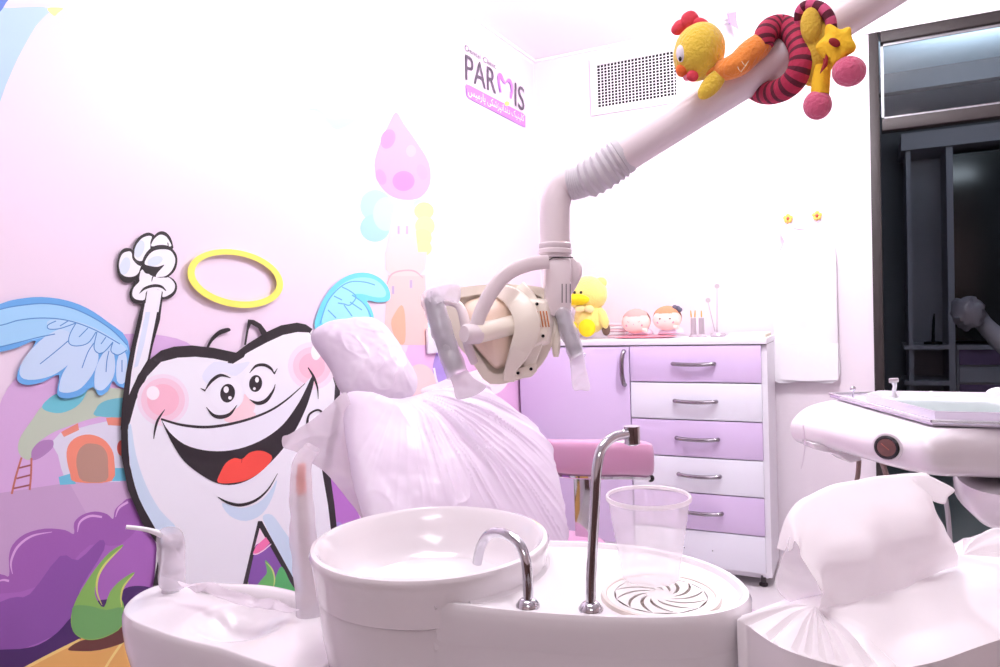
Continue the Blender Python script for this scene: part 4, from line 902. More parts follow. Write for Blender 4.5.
mk('pupil', *ball(tp(680, 59, -.082), 1, rax(.15), squash=(1.6*s, 2*s, 2.4*s)), m_dk, hd)
mk('orange_body', *tube([tp(712, 73, -.035), tp(724, 70, -.045), tp(738, 64, -.050), tp(750, 53, -.045), tp(759, 46, -.038), tp(765, 41, -.030)], [8*s, 10.5*s, 12*s, 12.5*s, 12*s, 9*s], 20), m_org, toy)
mk('chick_wing', *ball(tp(712, 84, -.055), 1, rax(.85), squash=(19*s, 5*s, 9*s)), m_yel, toy)
mk('chick_collar', *ball(tp(712, 71, -.048), 1, rax(.6), squash=(7*s, 6*s, 4*s)), m_org, toy)
# coil: path in frame around tube
def coilp(x, ang, r):
    q = tubep(x); return q+(toC*math.cos(ang)+upT*math.sin(ang))*r
cp = [tp(*q) for q in ((766, 47, -.042), (765, 37, -.040), (771, 29, -.024), (782, 27, -.014), (793, 33, -.022), (800, 45, -.036), (802, 59, -.046), (798, 74, -.046), (788, 86, -.036), (775, 92, -.014), (763, 92, .012), (754, 86, .036), (752, 74, .052), (760, 60, .056))]
v, f = tube(cp, [s*7, s*10.5]+[s*11.5]*12, 20, 9); mb = MB(); mb.v = [Vector(p) for p in v]; mb.f = f
mb.mi = [1 if ((i//20) % 5) < 2 else 0 if len(q) == 4 else 0 for i, q in enumerate(f)]
mb.build('striped_coil', [m_s1, m_s2], toy)
mk('star_back', *ball(tp(817, 50, -.034), 1, rax(-.2), 28, 16, squash=(19*s, 15*s, 34*s), disp=.001, freq=60), mat('mustard_plush', (222, 184, 66), .9, bump=.5, bscale=220), toy)
mk('ear', *ball(tp(811, 26, -.055), 1, rax(.05), squash=(9.5*s, 7*s, 17*s)), mat('mustard_plush', (222, 184, 66)), toy)
mb = MB(); lp = [tp(x, y, z) for x, y, z in ((800, 26, -.03), (800, 12, -.04), (808, 6, -.045), (822, 9, -.05), (830, 19, -.052), (832, 30, -.05))]
v, f = tube(lp, [5*s, 5*s, 5.5*s, 5.5*s, 5*s, 4.5*s], 16, 6); mb.v = [Vector(p) for p in v]; mb.f = f; mb.mi = [((i//16)//3) % 2 if len(q) == 4 else 0 for i, q in enumerate(f)]
mb.build('striped_tail', [mat('rose_stripe', (206, 84, 128), .85, bump=.3, bscale=200), m_s2], toy)
# star face
sc_ = tp(839, 47, -.075); star = []
for x, y in ((827, 25), (838, 30.5), (848.5, 28), (850.5, 39), (855, 50), (845, 57), (834, 67), (824, 58), (816, 47), (824.5, 36)):
    star.append(tp(838+(x-838)*1.02, 47+(y-47)*1.02, -.070))
sf = mk('star_face', *pillow(catmull(star, 4, True), -CF, .014, .010, 10, pw=3), m_stary, toy)
mk('mouth', *ball(tp(834.5, 42.5, -.085), 1, rax(-.5), squash=(5.5*s, 2*s, 3.6*s)), mat('mouth_red', (150, 20, 30), .7), sf)
mk('smile', *pillow([tp(x, y, -.072) for x, y in ((824, 51), (828, 57), (827, 66), (820, 74), (823, 66), (825, 58))], -CF, .006, .004, 5), mat('mouth_red', (150, 20, 30)), toy)
mk('upper_paw', *ball(tp(849, 71.5, -.070), 1, rax(-.2), squash=(14.5*s, 13*s, 13*s)), m_pnk, toy)
mk('arm', *tube([tp(823, 66, -.05), tp(821, 80, -.05), tp(820, 95, -.05)], [7*s, 8*s, 8*s], 16), m_stary, toy)
mk('lower_paw', *ball(tp(817.5, 105, -.05), 1, rax(.05), squash=(12.8*s, 11*s, 13.5*s)), m_pnk, toy)
mk('stitching', *tube([tp(737, 64, -.064), tp(741, 60, -.066), tp(745, 66, -.064), tp(750, 58, -.060), tp(741, 72, -.064), tp(737, 64, -.064)], .0006, 5, 2), mat('thread', (250, 230, 190), .6), toy)

# ================================================================== cuspidor unit
BC = Vector((-.410, .637, .965)); BR = .1235
uc = thing('cuspidor_unit', 'white spittoon unit with round bowl, chrome spouts and drained cup platform', 'spittoon', (-.28, .66, 0))
m_bowl = mat('bowl_ceramic', (240, 234, 238), .12, coat=.6)
mk('bowl', *lathe([(0, -.062), (.06, -.060), (.088, -.052), (.100, -.040), (.108, -.018), (BR-.010, -.003), (BR-.006, .001), (BR-.002, .0), (BR, -.004), (BR-.002, -.012), (BR-.006, -.045), (BR-.03, -.060), (0, -.066)], BC, (0, 0, 1), 96), m_bowl, uc)
mk('bowl_drain', *lathe([(0, .002), (.014, .002), (.016, 0), (0, 0)], BC+Vector((0, 0, -.061)), seg=24), m_ch, uc)
plat = [(-.335, .770), (-.292, .782), (-.245, .787), (-.205, .783), (-.165, .770), (-.130, .745), (-.108, .715), (-.099, .686), (-.104, .658), (-.122, .634), (-.150, .615), (-.185, .600), (-.225, .588), (-.270, .578), (-.315, .571), (-.361, .566)]
left = [(-.395, .530), (-.440, .518), (-.490, .545), (-.525, .590), (-.538, .640), (-.527, .700), (-.490, .745), (-.430, .768), (-.380, .770)]
PZ = .942
SC = (1.2-PZ)/.27; plat = [(x*SC, y*SC) for x, y in plat]; left = [(-.410+.1165*math.cos(math.radians(a)), .637+.1165*math.sin(math.radians(a))) for a in (-82, -105, -128, -150, -172, -195, -218, -240, -262, -280)]
def ringz(pl, z, sc=1, c0=(-.30, .66)): return [Vector((c0[0]+(x-c0[0])*sc, c0[1]+(y-c0[1])*sc, z)) for x, y in pl]
full = catmull([Vector((x, y, 0)) for x, y in plat+left], 5, True); fl2 = [(p.x, p.y) for p in full]
rings = [ringz(fl2, .914, .97), ringz(fl2, .919, .99), ringz(fl2, .914, .998), ringz(fl2, .88, .985), ringz(fl2, .84, .955), ringz(fl2, .78, .89), ringz(fl2, .70, .80), ringz(fl2, .62, .75), ringz(fl2, .58, .7)]
mk('unit_body', *loft(rings), m_pl, uc)
# platform slab: right portion raised, cut round the bowl, lip round the edge
pc = []
arc_n = 14; a0, a1 = math.radians(58), math.radians(-58)
arc = [(BC.x+(BR-.010)*math.cos(a0+(a1-a0)*i/arc_n), BC.y+(BR-.010)*math.sin(a0+(a1-a0)*i/arc_n)) for i in range(arc_n+1)]
po = [(p.x, p.y) for p in catmull([Vector((x, y, 0)) for x, y in plat], 6)]
po = [q for q in po if math.hypot(q[0]-BC.x, q[1]-BC.y) > BR-.012]
outl = po+[(-.385, .535)][:0]+list(reversed(arc))
out3 = lambda z, d=0: [Vector((x, y, z)) for x, y in outl]
cx0 = Vector((-.21, .68, 0))
def shrink(l, d, z):
    o = []; n = len(l)
    for i in range(n):
        a, b_ = Vector((*l[i-1], 0)), Vector((*l[(i+1) % n], 0)); t = (b_-a).normalized(); nn = Vector((-t.y, t.x, 0)); p = Vector((*l[i], 0))
        if nn.dot(cx0-p) < 0: nn = -nn
        o.append(p+nn*d+Vector((0, 0, z)))
    return o
pr = [shrink(outl, .004, .900), shrink(outl, .0, .910), shrink(outl, -.001, PZ-.004), shrink(outl, .0015, PZ+.001), shrink(outl, .006, PZ+.001), shrink(outl, .010, PZ-.003)]
v, f = loft(pr, True, False); n = len(outl); base = [p for p in pr[-1]]
tri = tess(base, (0, 0, 1)); f = f[:]; f[0:0] = []; k0 = 5*n; f += [tuple(k0+i for i in t) for t in tri]
f = [q for q in f if len(q) < 10]
mk('platform', v, f, m_pl, uc)
# drain grate
GC = Vector((-.1765*SC, .664*SC, PZ-.003))
mk('grate_ring', *lathe([(.0455, .0005), (.048, .003), (.0515, .003), (.053, 0)], GC, (0, 0, 1), 64), mat('grate_cream', (226, 214, 206), .35, coat=.3), uc)
gr = MB(); gr.add(lathe([(0, .002), (.012, .002), (.013, .0005), (0, .0005)], GC, (0, 0, 1), 32)); gr.add(lathe([(.040, .0005), (.041, .0022), (.047, .0022), (.048, .0005)], GC, (0, 0, 1), 64))
for k in range(12):
    a = 2*math.pi*k/12; A_ = []; B_ = []
    for i in range(11):
        t = i/10; r_ = .0115+.029*t; aa = a+1.15*t**.8; g_ = .0042/r_*math.sin(math.pi*min(1, max(0, t*1.0)))**.5/2+.0001
        A_.append(GC+Vector((math.cos(aa+g_)*r_, math.sin(aa+g_)*r_, .0022))); a2 = aa+2*math.pi/12-g_; B_.append(GC+Vector((math.cos(a2)*r_, math.sin(a2)*r_, .0022)))
    lo_ = Vector((0, 0, -.0016)); n9 = 11; v9 = A_+B_+[p+lo_ for p in A_]+[p+lo_ for p in B_]; f9 = []
    for i in range(10): f9 += [(i, i+1, n9+i+1, n9+i), (i, 2*n9+i, 2*n9+i+1, i+1), (n9+i, n9+i+1, 3*n9+i+1, 3*n9+i)]
    gr.add((v9, f9))
gr.build('drain_grate', mat('grate_white', (240, 236, 234), .3, coat=.3), uc)
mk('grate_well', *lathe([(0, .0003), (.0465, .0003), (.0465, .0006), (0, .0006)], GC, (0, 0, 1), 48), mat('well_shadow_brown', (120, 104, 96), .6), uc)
# spouts
b1 = Vector((-.279*SC, .591*SC, PZ)); zsp = (b1-CC).dot(CF); d = b1-CC
def sp_(x, y, Z): return at(x, y, Z)
z1 = zsp
mk('bowl_spout', *tube([b1+Vector((0, 0, -.002)), sp_(528, 585, z1), sp_(526, 562, z1), sp_(519, 544, z1+.008), sp_(505, 534, z1+.02), sp_(490, 534, z1+.035), sp_(481, 546, z1+.045), sp_(477, 563, z1+.05)], [.0046]*8, 20, 6), m_ch, uc)
mk('spout_base', *lathe([(0, 0), (.0105, 0), (.0105, .002), (.0075, .006), (.005, .0075), (0, .0075)], b1, (0, 0, 1), 28), m_ch, uc)
b2 = Vector((-.2238*SC, .605*SC, PZ)); z2 = (b2-CC).dot(CF)
mk('cup_filler_spout', *tube([b2+Vector((0, 0, -.002)), sp_(591, 580, z2), sp_(593, 540, z2), sp_(595, 500, z2), sp_(597, 468, z2+.002), sp_(602, 448, z2+.008), sp_(614, 437, z2+.018), sp_(628, 434, z2+.028)], [.0044]*8, 20, 6), m_ch, uc)
mk('spout_base', *lathe([(0, 0), (.0105, 0), (.0105, .002), (.0075, .006), (.005, .0075), (0, .0075)], b2, (0, 0, 1), 28), m_ch, uc)
nz = sp_(632, 435, z2+.03)
mk('spout_nozzle', *lathe([(0, .008), (.0072, .008), (.0072, -.0075), (.005, -.009), (0, -.006)], nz, (0, 0, 1), 24), m_ch, uc)
# stand column to floor
mk('unit_column', *obox((-.31, .67, .29), (.08, 0, 0), (0, .07, 0), (0, 0, .29), .03), m_pl, uc)
mk('floor_box', *box(-.45, -.17, .55, .80, 0, .12, .03), m_pl, uc)
# cup
m_cup = film('cup_plastic', (252, 248, 252), .30, .1)
cc0 = Vector((-.1945*SC, .697*SC, PZ+.0015))
CK = .92
cup = thing('plastic_cup', 'clear ribbed disposable cup standing on the spittoon drain grate', 'cup', cc0)
Hc = (onp(646, 579, 2, PZ)-CC).dot(CF)
prof = [(0, .001), (.0285, .001), (.0290, .003)]
for i in range(9): t = i/8; prof.append((.0292+.0100*t*.8, .010+.048*t)); prof.append((.0292+.0100*(t*.8+.03)+.0006, .012+.048*t))
prof += [(.0385, .066), (.0410, .082)]
mk('cup_wall', *lathe([(a*CK, b*CK) for a, b in prof], cc0, (0, 0, 1), 64), m_cup, cup)
mk('cup_rim', *lathe([(a*CK, b*CK) for a, b in [(.0405, .0815), (.0428, .0805), (.0434, .083), (.0424, .0850), (.0405, .0845), (.0405, .0815)]], cc0, (0, 0, 1), 64), film('rim_plastic', (255, 250, 253), .7, .1), cup)

# ================================================================== assistant tray at lower left
TZ = .85
at_ = thing('assistant_tray', 'glossy white instrument holder arm with a dished hollow at lower left', 'instrument holder', (-.72, .60, .55))
tl = [(124, 604), (140, 592), (158, 585), (176, 584), (205, 590), (235, 594), (265, 597), (300, 601), (345, 610), (350, 650), (330, 700), (240, 720), (190, 690), (150, 650), (130, 628)]
# world outline of the top at z = TZ
to = catmull([onp(x, y, 2, TZ) for x, y in ((122, 608), (134, 595), (152, 586), (172, 583), (200, 588), (235, 593), (268, 597), (300, 603), (335, 614), (345, 640), (330, 668), (290, 672), (255, 662), (220, 650), (180, 640), (145, 628), (126, 618))], 8, True)
ct_ = sum(to, Vector())/len(to)
def tr(z, sc, off=(0, 0, 0)): return [Vector((ct_.x+(p.x-ct_.x)*sc+off[0], ct_.y+(p.y-ct_.y)*sc+off[1], z)) for p in to]
tcen = onp(238, 622, 2, TZ)
rings = [tr(TZ-.085, .86), tr(TZ-.070, .93), tr(TZ-.045, .985), tr(TZ-.020, 1.005), tr(TZ-.007, 1.0), tr(TZ, .975)]
for k in range(1, 46): rings.append(tr(TZ+.001, .975*(1-k/46)))
v, f = loft(rings, True, False); v = [Vector(p) for p in v]
n = len(to); v.append(Vector((ct_.x, ct_.y, TZ+.001))); last = (len(rings)-1)*n
f += [(last+i, last+(i+1) % n, len(v)-1) for i in range(n)]
for i in range(5*n, len(v)):
    p = v[i]; dd_ = math.hypot((p.x-tcen.x)/.066, (p.y-tcen.y)/.055)
    if dd_ < 1: p.z -= .022*(1-dd_**2)**2*1.2
mk('tray_body', v, f, m_pl, at_)
mk('support_arm', *tube([Vector((ct_.x+.05, ct_.y+.01, TZ-.075)), Vector((-.60, .66, .70)), Vector((-.42, .68, .60))], [.03, .028, .028], 16), m_pl, at_)
mk('rim_guard', *tube([onp(x, y, 2, TZ+.004) for x, y in ((200, 588), (235, 592), (268, 596), (300, 604), (318, 612))], [.006, .010, .012, .012, .010], 14), m_pl, at_)
sheet('tray_film', [(178, 583), (200, 584), (225, 592), (255, 598), (285, 604), (300, 612), (280, 612), (250, 606), (222, 600), (198, 594)], at(240, 596, .865), Vector((.1, -.3, .95)).normalized(), m_flap, at_, .006, 26, 8)
# saliva ejector: sleeve with bent straw
se = thing('saliva_ejector', 'film wrapped suction nozzle with thin bent white straw pointing left', 'suction tube', at(171, 590, .95))
mk('nozzle', *tube([at(171, 592, .945), at(172, 570, .945), at(173, 548, .945)], [.0115, .011, .010], 20), mat('nozzle_plastic', (226, 222, 232), .35, coat=.3), se)
mk('nozzle_tip', *tube([at(173, 549, .945), at(173, 540, .945), at(172, 534, .945)], [.011, .012, .007], 18), m_grip, se)
mk('straw', *tube([at(169, 540, .935), at(160, 534, .925), at(148, 530, .92), at(136, 528, .915), at(126, 527, .91)], [.0042, .0040, .0030, .0027, .0026], 12), mat('straw_white', (244, 240, 246), .3), se)
sheet('nozzle_film', [(158, 532), (170, 526), (183, 530), (187, 545), (186, 565), (184, 588), (160, 588), (159, 565), (156, 548)], at(171, 560, .925), -CF, film('thin_film', (246, 240, 248), .32, .15), se, .004, 34, 2)
# suction hose in film, tall
hz = thing('suction_hose', 'tall film wrapped suction handle with orange band left of the bowl', 'suction tube', at(315, 660, .80))
HZ = .86
mk('hose', *tube([at(302, 492, HZ), at(304, 530, HZ), at(308, 580, HZ), at(314, 640, HZ), at(320, 720, HZ), at(330, 800, HZ)], [.006, .007, .0075, .0085, .009, .009], 16), mat('hose_cream', (238, 228, 226), .4), hz)
mk('tip', *tube([at(302, 494, HZ), at(301, 480, HZ), at(302, 464, HZ)], [.0062, .0055, .0045], 14), mat('orange_band', (244, 140, 110), .4), hz)
v, f = tube([at(312, 447, HZ), at(303, 460, HZ), at(301, 485, HZ), at(304, 530, HZ), at(308, 580, HZ), at(314, 630, HZ), at(320, 690, HZ)], [.008, .011, .0125, .0155, .0165, .018, .018], 26, 12, cap=False)
v = [p+Vector((noise.noise(p*40), noise.noise(p*40+Vector((5, 0, 0))), 0))*.005 for p in v]
mk('film_sleeve', v, f, film('hose_film', (244, 238, 246), .45, .15), hz)

# ================================================================== doctor unit on the right
du = thing('instrument_unit', 'white dental instrument console with gauge and flat tray at right', 'instrument console', (.3, 1.75, 0))
TT = .955
def ol(pts): return catmull([Vector(p) for p in pts], 6, True)
cols = [((831, 398, 1.75), (806, 408, 1.73), (791, 424, 1.72), (796, 441, 1.72), (818, 446, 1.76)),
        ((850, 403, 1.67), (831, 415, 1.63), (822, 433, 1.61), (832, 449, 1.61), (850, 452, 1.70)),
        ((880, 412, 1.52), (866, 425, 1.49), (860, 443, 1.47), (867, 459, 1.48), (886, 461, 1.58)),
        ((905, 419.5, 1.425), (896, 433, 1.40), (892, 450, 1.385), (900, 468, 1.39), (916, 470, 1.48)),
        ((932, 426.5, 1.345), (927, 440, 1.32), (926, 456, 1.31), (933, 474, 1.32), (945, 475, 1.40)),
        ((965, 428, 1.325), (964, 441, 1.305), (964, 457, 1.30), (966, 475, 1.31), (970, 476, 1.38)),
        ((1010, 429, 1.315), (1010, 442, 1.295), (1010, 458, 1.29), (1010, 477, 1.30), (1010, 478, 1.38)),
        ((1150, 434, 1.29), (1150, 448, 1.27), (1150, 464, 1.265), (1150, 484, 1.275), (1150, 485, 1.38))]
def colring(c, i):
    p = [at(*q) for q in c]; p[0].z = .955
    bk_ = Vector((.10 if i < 2 else .04, .12 if i == 0 else (.30 if i < 5 else .42), 0))
    b0 = p[0]+bk_; b0.z = .955; b1_ = p[4]+bk_; b1_.z = .87
    # keep the top edge crisp: repeat the first point
    return [p[0]+Vector((.004, .004, 0)), p[0]]+[p[1], p[2], p[3], p[4]]+[b1_, b0]
base_r = [colring(c, i) for i, c in enumerate(cols)]
long_ = [catmull([r[k] for r in base_r], 6) for k in range(8)]
secs = []
for i in range(len(long_[0])):
    pts = [long_[k][i] for k in range(8)]; arc_ = catmull([pts[1], pts[2], pts[3], pts[4], pts[5]], 7); secs.append([pts[0]]+arc_+[pts[6], pts[7]])
mk('console_body', *loft(secs), m_pl, du)
def lowring(z, d): return ol([(.155+d, 1.60, z), (.20+d, 1.52+d*.5, z), (.30, 1.515+d*.5, z), (.55, 1.52+d, z), (.62-d, 1.70, z), (.55, 1.95-d, z), (.25, 1.95-d, z), (.16+d, 1.80, z)])
mk('lower_module', *loft([lowring(.845, 0), lowring(.80, .002), lowring(.775, .025), lowring(.765, .06)]), m_pl, du)
mk('module_seam', *obox((.42, 1.502, .8365), (.16, 0, 0), (0, .003, 0), (0, 0, .0022)), m_dk, du, False)
mk('console_post', *obox((.40, 1.78, .40), (.04, 0, 0), (0, .04, 0), (0, 0, .40), .015), m_pl, du)
mk('post_foot', *lathe([(0, 0), (.22, 0), (.22, .02), (.10, .05), (0, .06)], (.40, 1.78, 0), seg=40), m_pl, du)
# gauge
ga, gb, gc_ = at(860, 443, 1.47), at(892, 450, 1.385), at(896, 433, 1.40)
gn = (gb-ga).cross(gc_-ga).normalized()
if gn.dot(CF) > 0: gn = -gn
gn = (-CR*.72-CF*.69).normalized(); g0 = at(887, 447.5, 1.375)+gn*.002
gg = mk('gauge_bezel', *lathe([(0, 0), (.0225, 0), (.0225, .004), (.019, .006), (.0165, .005), (0, .005)], g0-gn*.004, gn, 40), mat('bezel_black', (30, 26, 30), .25), du)
mk('gauge_face', *lathe([(0, .0053), (.0165, .0053), (.0165, .0058), (0, .0058)], g0-gn*.004, gn, 36), mat('gauge_face', (92, 66, 66), .4, col2=(150, 104, 100), vscale=60), gg)
mk('gauge_surround', *lathe([(.0225, .0), (.027, .0), (.027, .002), (.025, .003), (.0225, .003)], g0-gn*.004, gn, 40), m_pl, du)
gx = gn.cross(Vector((0, 0, 1))).normalized(); gu = gx.cross(gn)
mk('gauge_needle', *tube([g0+gn*.0022-gx*.005-gu*.004, g0+gn*.0022+gx*.009+gu*.007], .0006, 6, 1), mat('needle_red', (210, 120, 100), .4), gg)
# tray frame (metal) and inner tray
tr_ = thing('metal_tray', 'flat silver rimmed instrument tray lying on the console', 'tray', (.25, 1.75, .957))
q0 = [onp(830, 397, 2, .958), onp(932, 425.5, 2, .958), Vector((.62, 1.565, .958)), Vector((.62, 2.0, .958)), onp(872, 396, 2, .958)]
mk('tray_plate', *slab(q0, (0, 0, 1), .004), mat('tray_silver', (226, 220, 236), .25, metal=.35), tr_, False)
rail = MB(); q1 = [Vector(p)+Vector((0, 0, .008)) for p in q0]
for a, b_ in zip(q1, q1[1:]+q1[:1]): rail.add(tube([a, b_], .0032, 8, 1))
rail.build('tray_rail', m_ch, tr_)
q2 = [Vector((-.005, 1.86, .9625)), Vector((.112, 1.60, .9625)), Vector((.56, 1.625, .9625)), Vector((.56, 1.93, .9625)), Vector((.02, 1.93, .9625))]
it = thing('glass_tray', 'raised pale tray with lavender rim on the metal tray', 'tray', (.25, 1.75, .9625))
c_ = sum(q2, Vector())/5; ins = [c_+(p-c_)*.90 for p in q2]; up_ = Vector((0, 0, .016))
mk('tray_wall', *loft([q2, [p+up_ for p in q2], [c_+(p-c_)*.975+up_ for p in q2], [p+Vector((0, 0, .003)) for p in ins]], True, True), mat('tray_lavender', (238, 232, 244), .25, coat=.3), it, False)
mk('tray_floor', *slab([p+Vector((0, 0, .0035)) for p in ins], (0, 0, 1), .0015), mat('tray_mint', (212, 228, 226), .2, coat=.4), it, False)
# small things on console
c = onp(853, 398, 2, .963); bt = thing('small_knob', 'tiny chrome ball knob standing at the left tray corner', 'knob', c)
mk('stem', *tube([c, c+Vector((0, 0, .018))], .002, 8, 1), m_ch, bt); mk('ball', *ball(c+Vector((0, 0, .022)), .0065), m_ch, bt)
c = onp(893, 399, 2, .963); nb = thing('spray_nozzle', 'small white angled spray nozzle standing behind the tray', 'nozzle', c)
mk('nozzle_base', *lathe([(0, 0), (.012, 0), (.010, .008), (.006, .016), (0, .018)], c, seg=20), mat('nozzle_plastic', (226, 222, 232)), nb)
mk('nozzle_neck', *tube([c+Vector((0, 0, .012)), c+Vector((.004, 0, .028)), c+Vector((.003, 0, .038))], [.005, .0045, .006], 12), mat('nozzle_plastic', (226, 222, 232)), nb)
mk('nozzle_head', *obox(c+Vector((.002, 0, .043)), (.010, 0, .001), (0, .006, 0), (0, 0, .005), .002), m_st, nb)
for x, y, w_, lab in ((919, 398, .010, 'small white cap left on the tray rear edge'),):
    c = Vector((.13, 1.955, .963)); tag(mk('white_cap', *lathe([(0, 0), (w_, 0), (w_, .006), (w_*.7, .012), (0, .014)], c, seg=20), m_cab, None, True, loc=c), lab, 'cap')
c = Vector((.31, 1.955, .963)); cot = MB()
for i in range(5): cot.add(ball(c+Vector((.03*i-.05, .005*math.sin(i*2), .010+.003*math.sin(i*5))), .014, seg=14, rings=10, squash=(1.5, 1, .9), disp=.006, freq=60))
tag(cot.build('cotton_gauze', mat('cotton', (246, 244, 250), .95, bump=.6, bscale=120), None, True, loc=c), 'bunched white gauze lying at the right rear of the tray', 'gauze')
# under the console: bracket, instrument tube, thin wire
mk('instrument_bracket', *bev(slab([at(x, y, 1.62) for x, y in ((812, 443), (838, 447), (862, 456), (862, 461), (850, 463), (838, 455), (814, 449))], CF, .06), .004), m_pl, du)
mk('hanging_tube', *tube([at(859, 460, 1.64), at(858, 474, 1.64), at(856, 486, 1.64), at(850, 530, 1.66)], .0052, 12), mat('tube_taupe', (150, 126, 118), .4), du)
mk('hanging_tube', *tube([at(882, 462, 1.7), at(886, 474, 1.7), at(890, 490, 1.7), at(900, 540, 1.72)], .006, 12), mat('tube_taupe', (150, 126, 118)), du)
mk('hanging_tube', *tube([at(945, 495, 1.62), at(948, 515, 1.62), at(950, 540, 1.62)], .005, 12), m_gry, du)
mk('hanging_wire', *tube([at(803, 425, 1.6), at(805, 442, 1.6), at(803, 460, 1.6), at(801, 469, 1.6)], .0011, 6), mat('clear_wire', (226, 214, 226), .3), du)

# ================================================================== tissue box on its stand (right foreground)
bz = .955
e1 = Vector((.56, .83, 0)).normalized(); e2 = Vector((e1.y, -e1.x, 0)); sc0 = Vector((.018, .710, bz))
tb = thing('tissue_box', 'tissue box wrapped in pleated white film in the right foreground', 'tissue box', sc0-Vector((0, 0, .10)))
def bp_(a, b_, z): return sc0+e1*a+e2*b_+Vector((0, 0, z-bz))
shape = [(-.146, -.030), (-.132, -.048), (0, -.052), (.16, -.052), (.27, -.052), (.29, -.03), (.29, .095), (.27, .116), (.12, .102), (-.02, .087), (-.09, .080), (-.135, .060), (-.154, .015)]
sh = [(p.x, p.y) for p in catmull([Vector((a, b_, 0)) for a, b_ in shape], 9, True)]
rings = [[bp_(a, b_, bz-.095) for a, b_ in sh], [bp_(a, b_, bz-.0225-.07*max(0, min(1, (.03-a)/.16))) for a, b_ in sh], [bp_(a, b_, bz-.018) for a, b_ in sh]]
RN = 44
for i in range(1, RN+1):
    t = i/RN; row = []
    for a, b_ in sh:
        # collapse towards the slot segment
        sa = max(-.105, min(.105, a)); k = 1-t; aa = sa+(a-sa)*k; bb = b_*k
        ang = math.atan2(b_, a-sa) if abs(a) > .105 else None
        d = math.hypot(aa-sa, bb); z = bz-.018+.018*math.sin(t*math.pi/2)
        th = math.atan2(b_*1.0, (a-sa)) if abs(a-sa) > 1e-6 else math.copysign(math.pi/2, b_)
        pl_ = math.sin(th*34) if abs(a-sa) > 1e-6 else 0
        z += .0022*pl_*min(1, d*30)
        z += .0045*noise.noise(Vector((aa*16+bb*9, bb*22, 3)))*min(1, t*3)*min(1, (1-t)*3)
        row.append(bp_(aa, bb, z))
    rings.append(row)
mk('film_wrap', *loft(rings[1:], False, True), mat('wrapped_white', (242, 236, 240), .4, coat=.3), tb)
mk('carton', *loft([rings[0], rings[1]], True, True), mat('carton_shaded_taupe', (176, 148, 140), .6, col2=(150, 124, 116), vscale=22), tb)  # cardboard brown with the shade of the side mixed into its colour
# pleated sleeve edge strips on the near side
ts = thing('tissue_stand', 'slim white pedestal table carrying the wrapped tissue box', 'table', (sc0.x+.03, sc0.y+.05, 0))
mk('table_top', *bev(loft([[bp_(a*.95+.0, b_*.85, bz-.117) for a, b_ in sh], [bp_(a*.95, b_*.85, bz-.0965) for a, b_ in sh]]), .003), m_pl, ts)
mk('table_leg', *tube([Vector((sc0.x+.03, sc0.y+.05, .0)), Vector((sc0.x+.03, sc0.y+.05, bz-.117))], .025, 20, 1), m_ch, ts)
mk('table_foot', *lathe([(0, 0), (.16, 0), (.15, .015), (.03, .03), (0, .03)], (sc0.x+.03, sc0.y+.05, 0), seg=40), m_pl, ts)
# tissue
bot = [onp(x, y, 2, bz+.001) for x, y in ((819, 611), (840, 606), (870, 598), (900, 589), (930, 578), (956, 565))]
topq = [(791, 540, .60), (800, 514, .625), (832, 494, .65), (868, 484, .665), (905, 478, .68), (930, 476, .685)]
bot = catmull(bot, 8); tq = catmull([at(*q) for q in topq], 8); rows = []
RW = 34; sideL = None
for i in range(RW+1):
    t = i/RW; row = []
    for j, (b_, p) in enumerate(zip(bot, tq)):
        u = j/(len(bot)-1); q = b_.lerp(p, t)
        q += -CF*(.018*math.sin(t*math.pi))
        q += e2*(.006*math.sin(u*17+2.5*t)*math.sin(math.pi*min(1, t*1.2))*(1-t*.5)+.009*noise.noise(Vector((u*3.2, t*2.5, 1)))+.002*noise.noise(Vector((u*9, t*7, 1))))
        if u > .85: q += CR*(.006*(u-.85)/.15*math.sin(t*7.0)-.010*(u-.85)/.15*math.sin(t*math.pi))
        row.append(q)
    rows.append(row)
for i in range(1, 9):   # folded-over rear part falling back behind the crest
    t = i/8; rows.append([p-e2*(.030*t)*min(1, .1+3.5*j/len(rows[RW]))+Vector((0, 0, (-.045*t*t+.006*math.sin(t*3))*min(1, .15+3.5*j/len(rows[RW])))) for j, p in enumerate(rows[RW])])
m_tis = film('tissue_paper', (255, 252, 254), .97, .7)
tis = thing('tissue_sheet', 'white tissue standing up out of the wrapped box slot', 'tissue', bot[len(bot)//2])
mk('sheet', *grid(rows), m_tis, tis)
# corner flap at top right
sheet('corner_flap', [(905, 478), (925, 475), (942, 482), (955, 490), (948, 497), (944, 504), (930, 500), (915, 492)], at(930, 488, .672), Vector((-.3, -.8, .3)).normalized(), m_tis, tis, .003, 20, 3)
sheet('left_flap', [(793, 536), (786, 548), (779, 566), (776, 586), (784, 598), (800, 606), (818, 611), (826, 604), (812, 570)], at(795, 575, .61), -CF, film('tissue_film', (252, 246, 251), .28, .4), tis, .004, 20, 5)

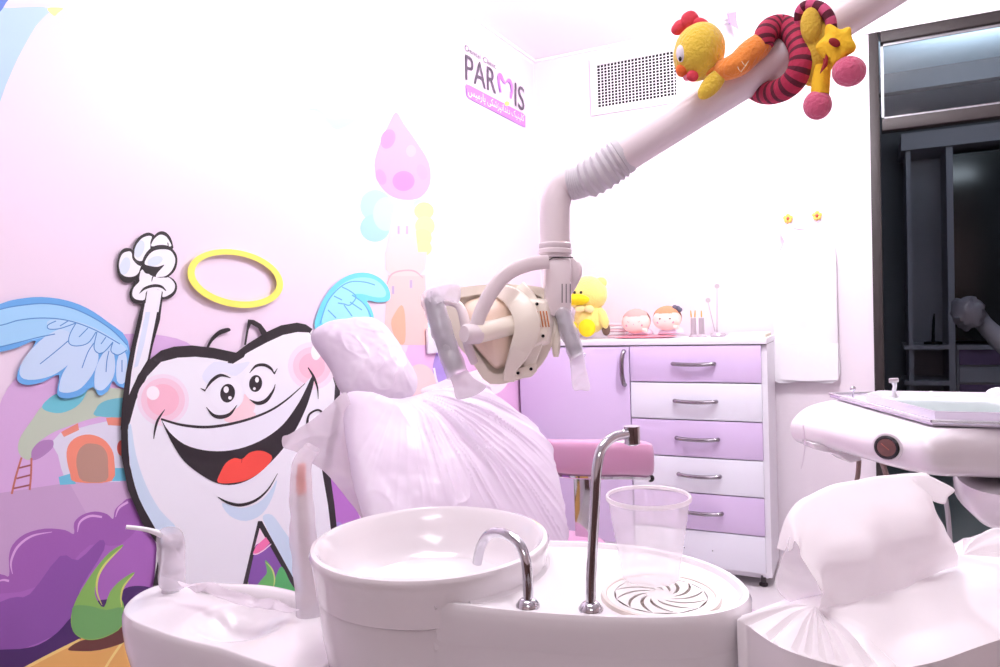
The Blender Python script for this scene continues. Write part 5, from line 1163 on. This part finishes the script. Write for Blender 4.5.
# ================================================================== lights
def area(name, loc, target, sx, sy, power, col=(1, 1, 1)):
    l = bpy.data.lights.new(name, 'AREA'); l.shape = 'RECTANGLE'; l.size = sx; l.size_y = sy; l.energy = power; l.color = col
    o = bpy.data.objects.new(name, l); COL.objects.link(o); o.location = loc; o.rotation_euler = (Vector(target)-Vector(loc)).to_track_quat('-Z', 'Y').to_euler(); return o
def panel(x, y, sx, sy, label):
    t = thing('fill_panel', label, 'ceiling light', (x, y, ZC-.012))  # unseen panel, added to fill the foreground with light
    mk('diffuser', *box(x-sx/2, x+sx/2, y-sy/2, y+sy/2, ZC-.010, ZC-.004), mat('lit_diffuser', (255, 250, 255), .5, emis=2.5), t, False)
    fr = MB()
    for a in ((x-sx/2-.02, x+sx/2+.02, y-sy/2-.02, y-sy/2), (x-sx/2-.02, x+sx/2+.02, y+sy/2, y+sy/2+.02), (x-sx/2-.02, x-sx/2, y-sy/2, y+sy/2), (x+sx/2, x+sx/2+.02, y-sy/2, y+sy/2)): fr.add(box(*a, ZC-.014, ZC-.001))
    fr.build('panel_frame', m_ch, t, False)
panel(-.4, .55, .8, .5, 'unseen fill light panel added above the spittoon unit'); panel(.5, -.9, .8, .5, 'unseen fill light panel added at the rear of the room')
def unseen_globe(x, y, z, r, e, label):
    gt = thing('unseen_globe', label, 'ceiling light', (x, y, ZC))  # unseen globe, put in to spread light onto ceiling and upper walls
    mk('canopy', *lathe([(0, 0), (.07, 0), (.065, -.015), (.03, -.02), (.03, z+r-ZC-.012), (0, z+r-ZC-.012)], (x, y, ZC-.001), seg=28), m_ch, gt)
    m_ = mat('lit_globe_%d' % e, (255, 250, 255), .5, emis=e); mk('globe', *ball((x, y, z), r), m_, gt)
unseen_globe(-.28, 2.40, 2.32, .08, 250, 'unseen round globe shaped to brighten the ceiling and upper back wall')
unseen_globe(-.60, 1.45, 2.35, .08, 22, 'weaker unseen globe added to brighten the upper left wall')
area('panel_fill', (-.4, .55, ZC-.03), (-.4, .55, 0), .8, .5, 7.5, (1, .97, 1))  # fill light added over the spittoon unit and lamp head
area('panel_fill', (.5, -.9, ZC-.03), (.5, -.9, 0), .8, .5, 4, (1, .97, .98))  # fill light added from behind the camera
area('adjoining_uplight', (.6, 4.4, 2.3), (.6, 4.6, 3), .6, .6, 12, (.75, .88, 1))  # unseen upward light added to brighten the adjoining ceiling
w = bpy.data.worlds.new('world'); scn.world = w; w.use_nodes = True; w.node_tree.nodes['Background'].inputs[0].default_value = (.9, .85, .9, 1); w.node_tree.nodes['Background'].inputs[1].default_value = .3
scn.view_settings.view_transform = 'Standard'; scn.view_settings.look = 'None'; scn.view_settings.exposure = .22; scn.view_settings.gamma = 1; scn.view_settings.use_curve_mapping = False
scn.cycles.max_bounces = 8; scn.cycles.transparent_max_bounces = 16; scn.cycles.use_denoising = True
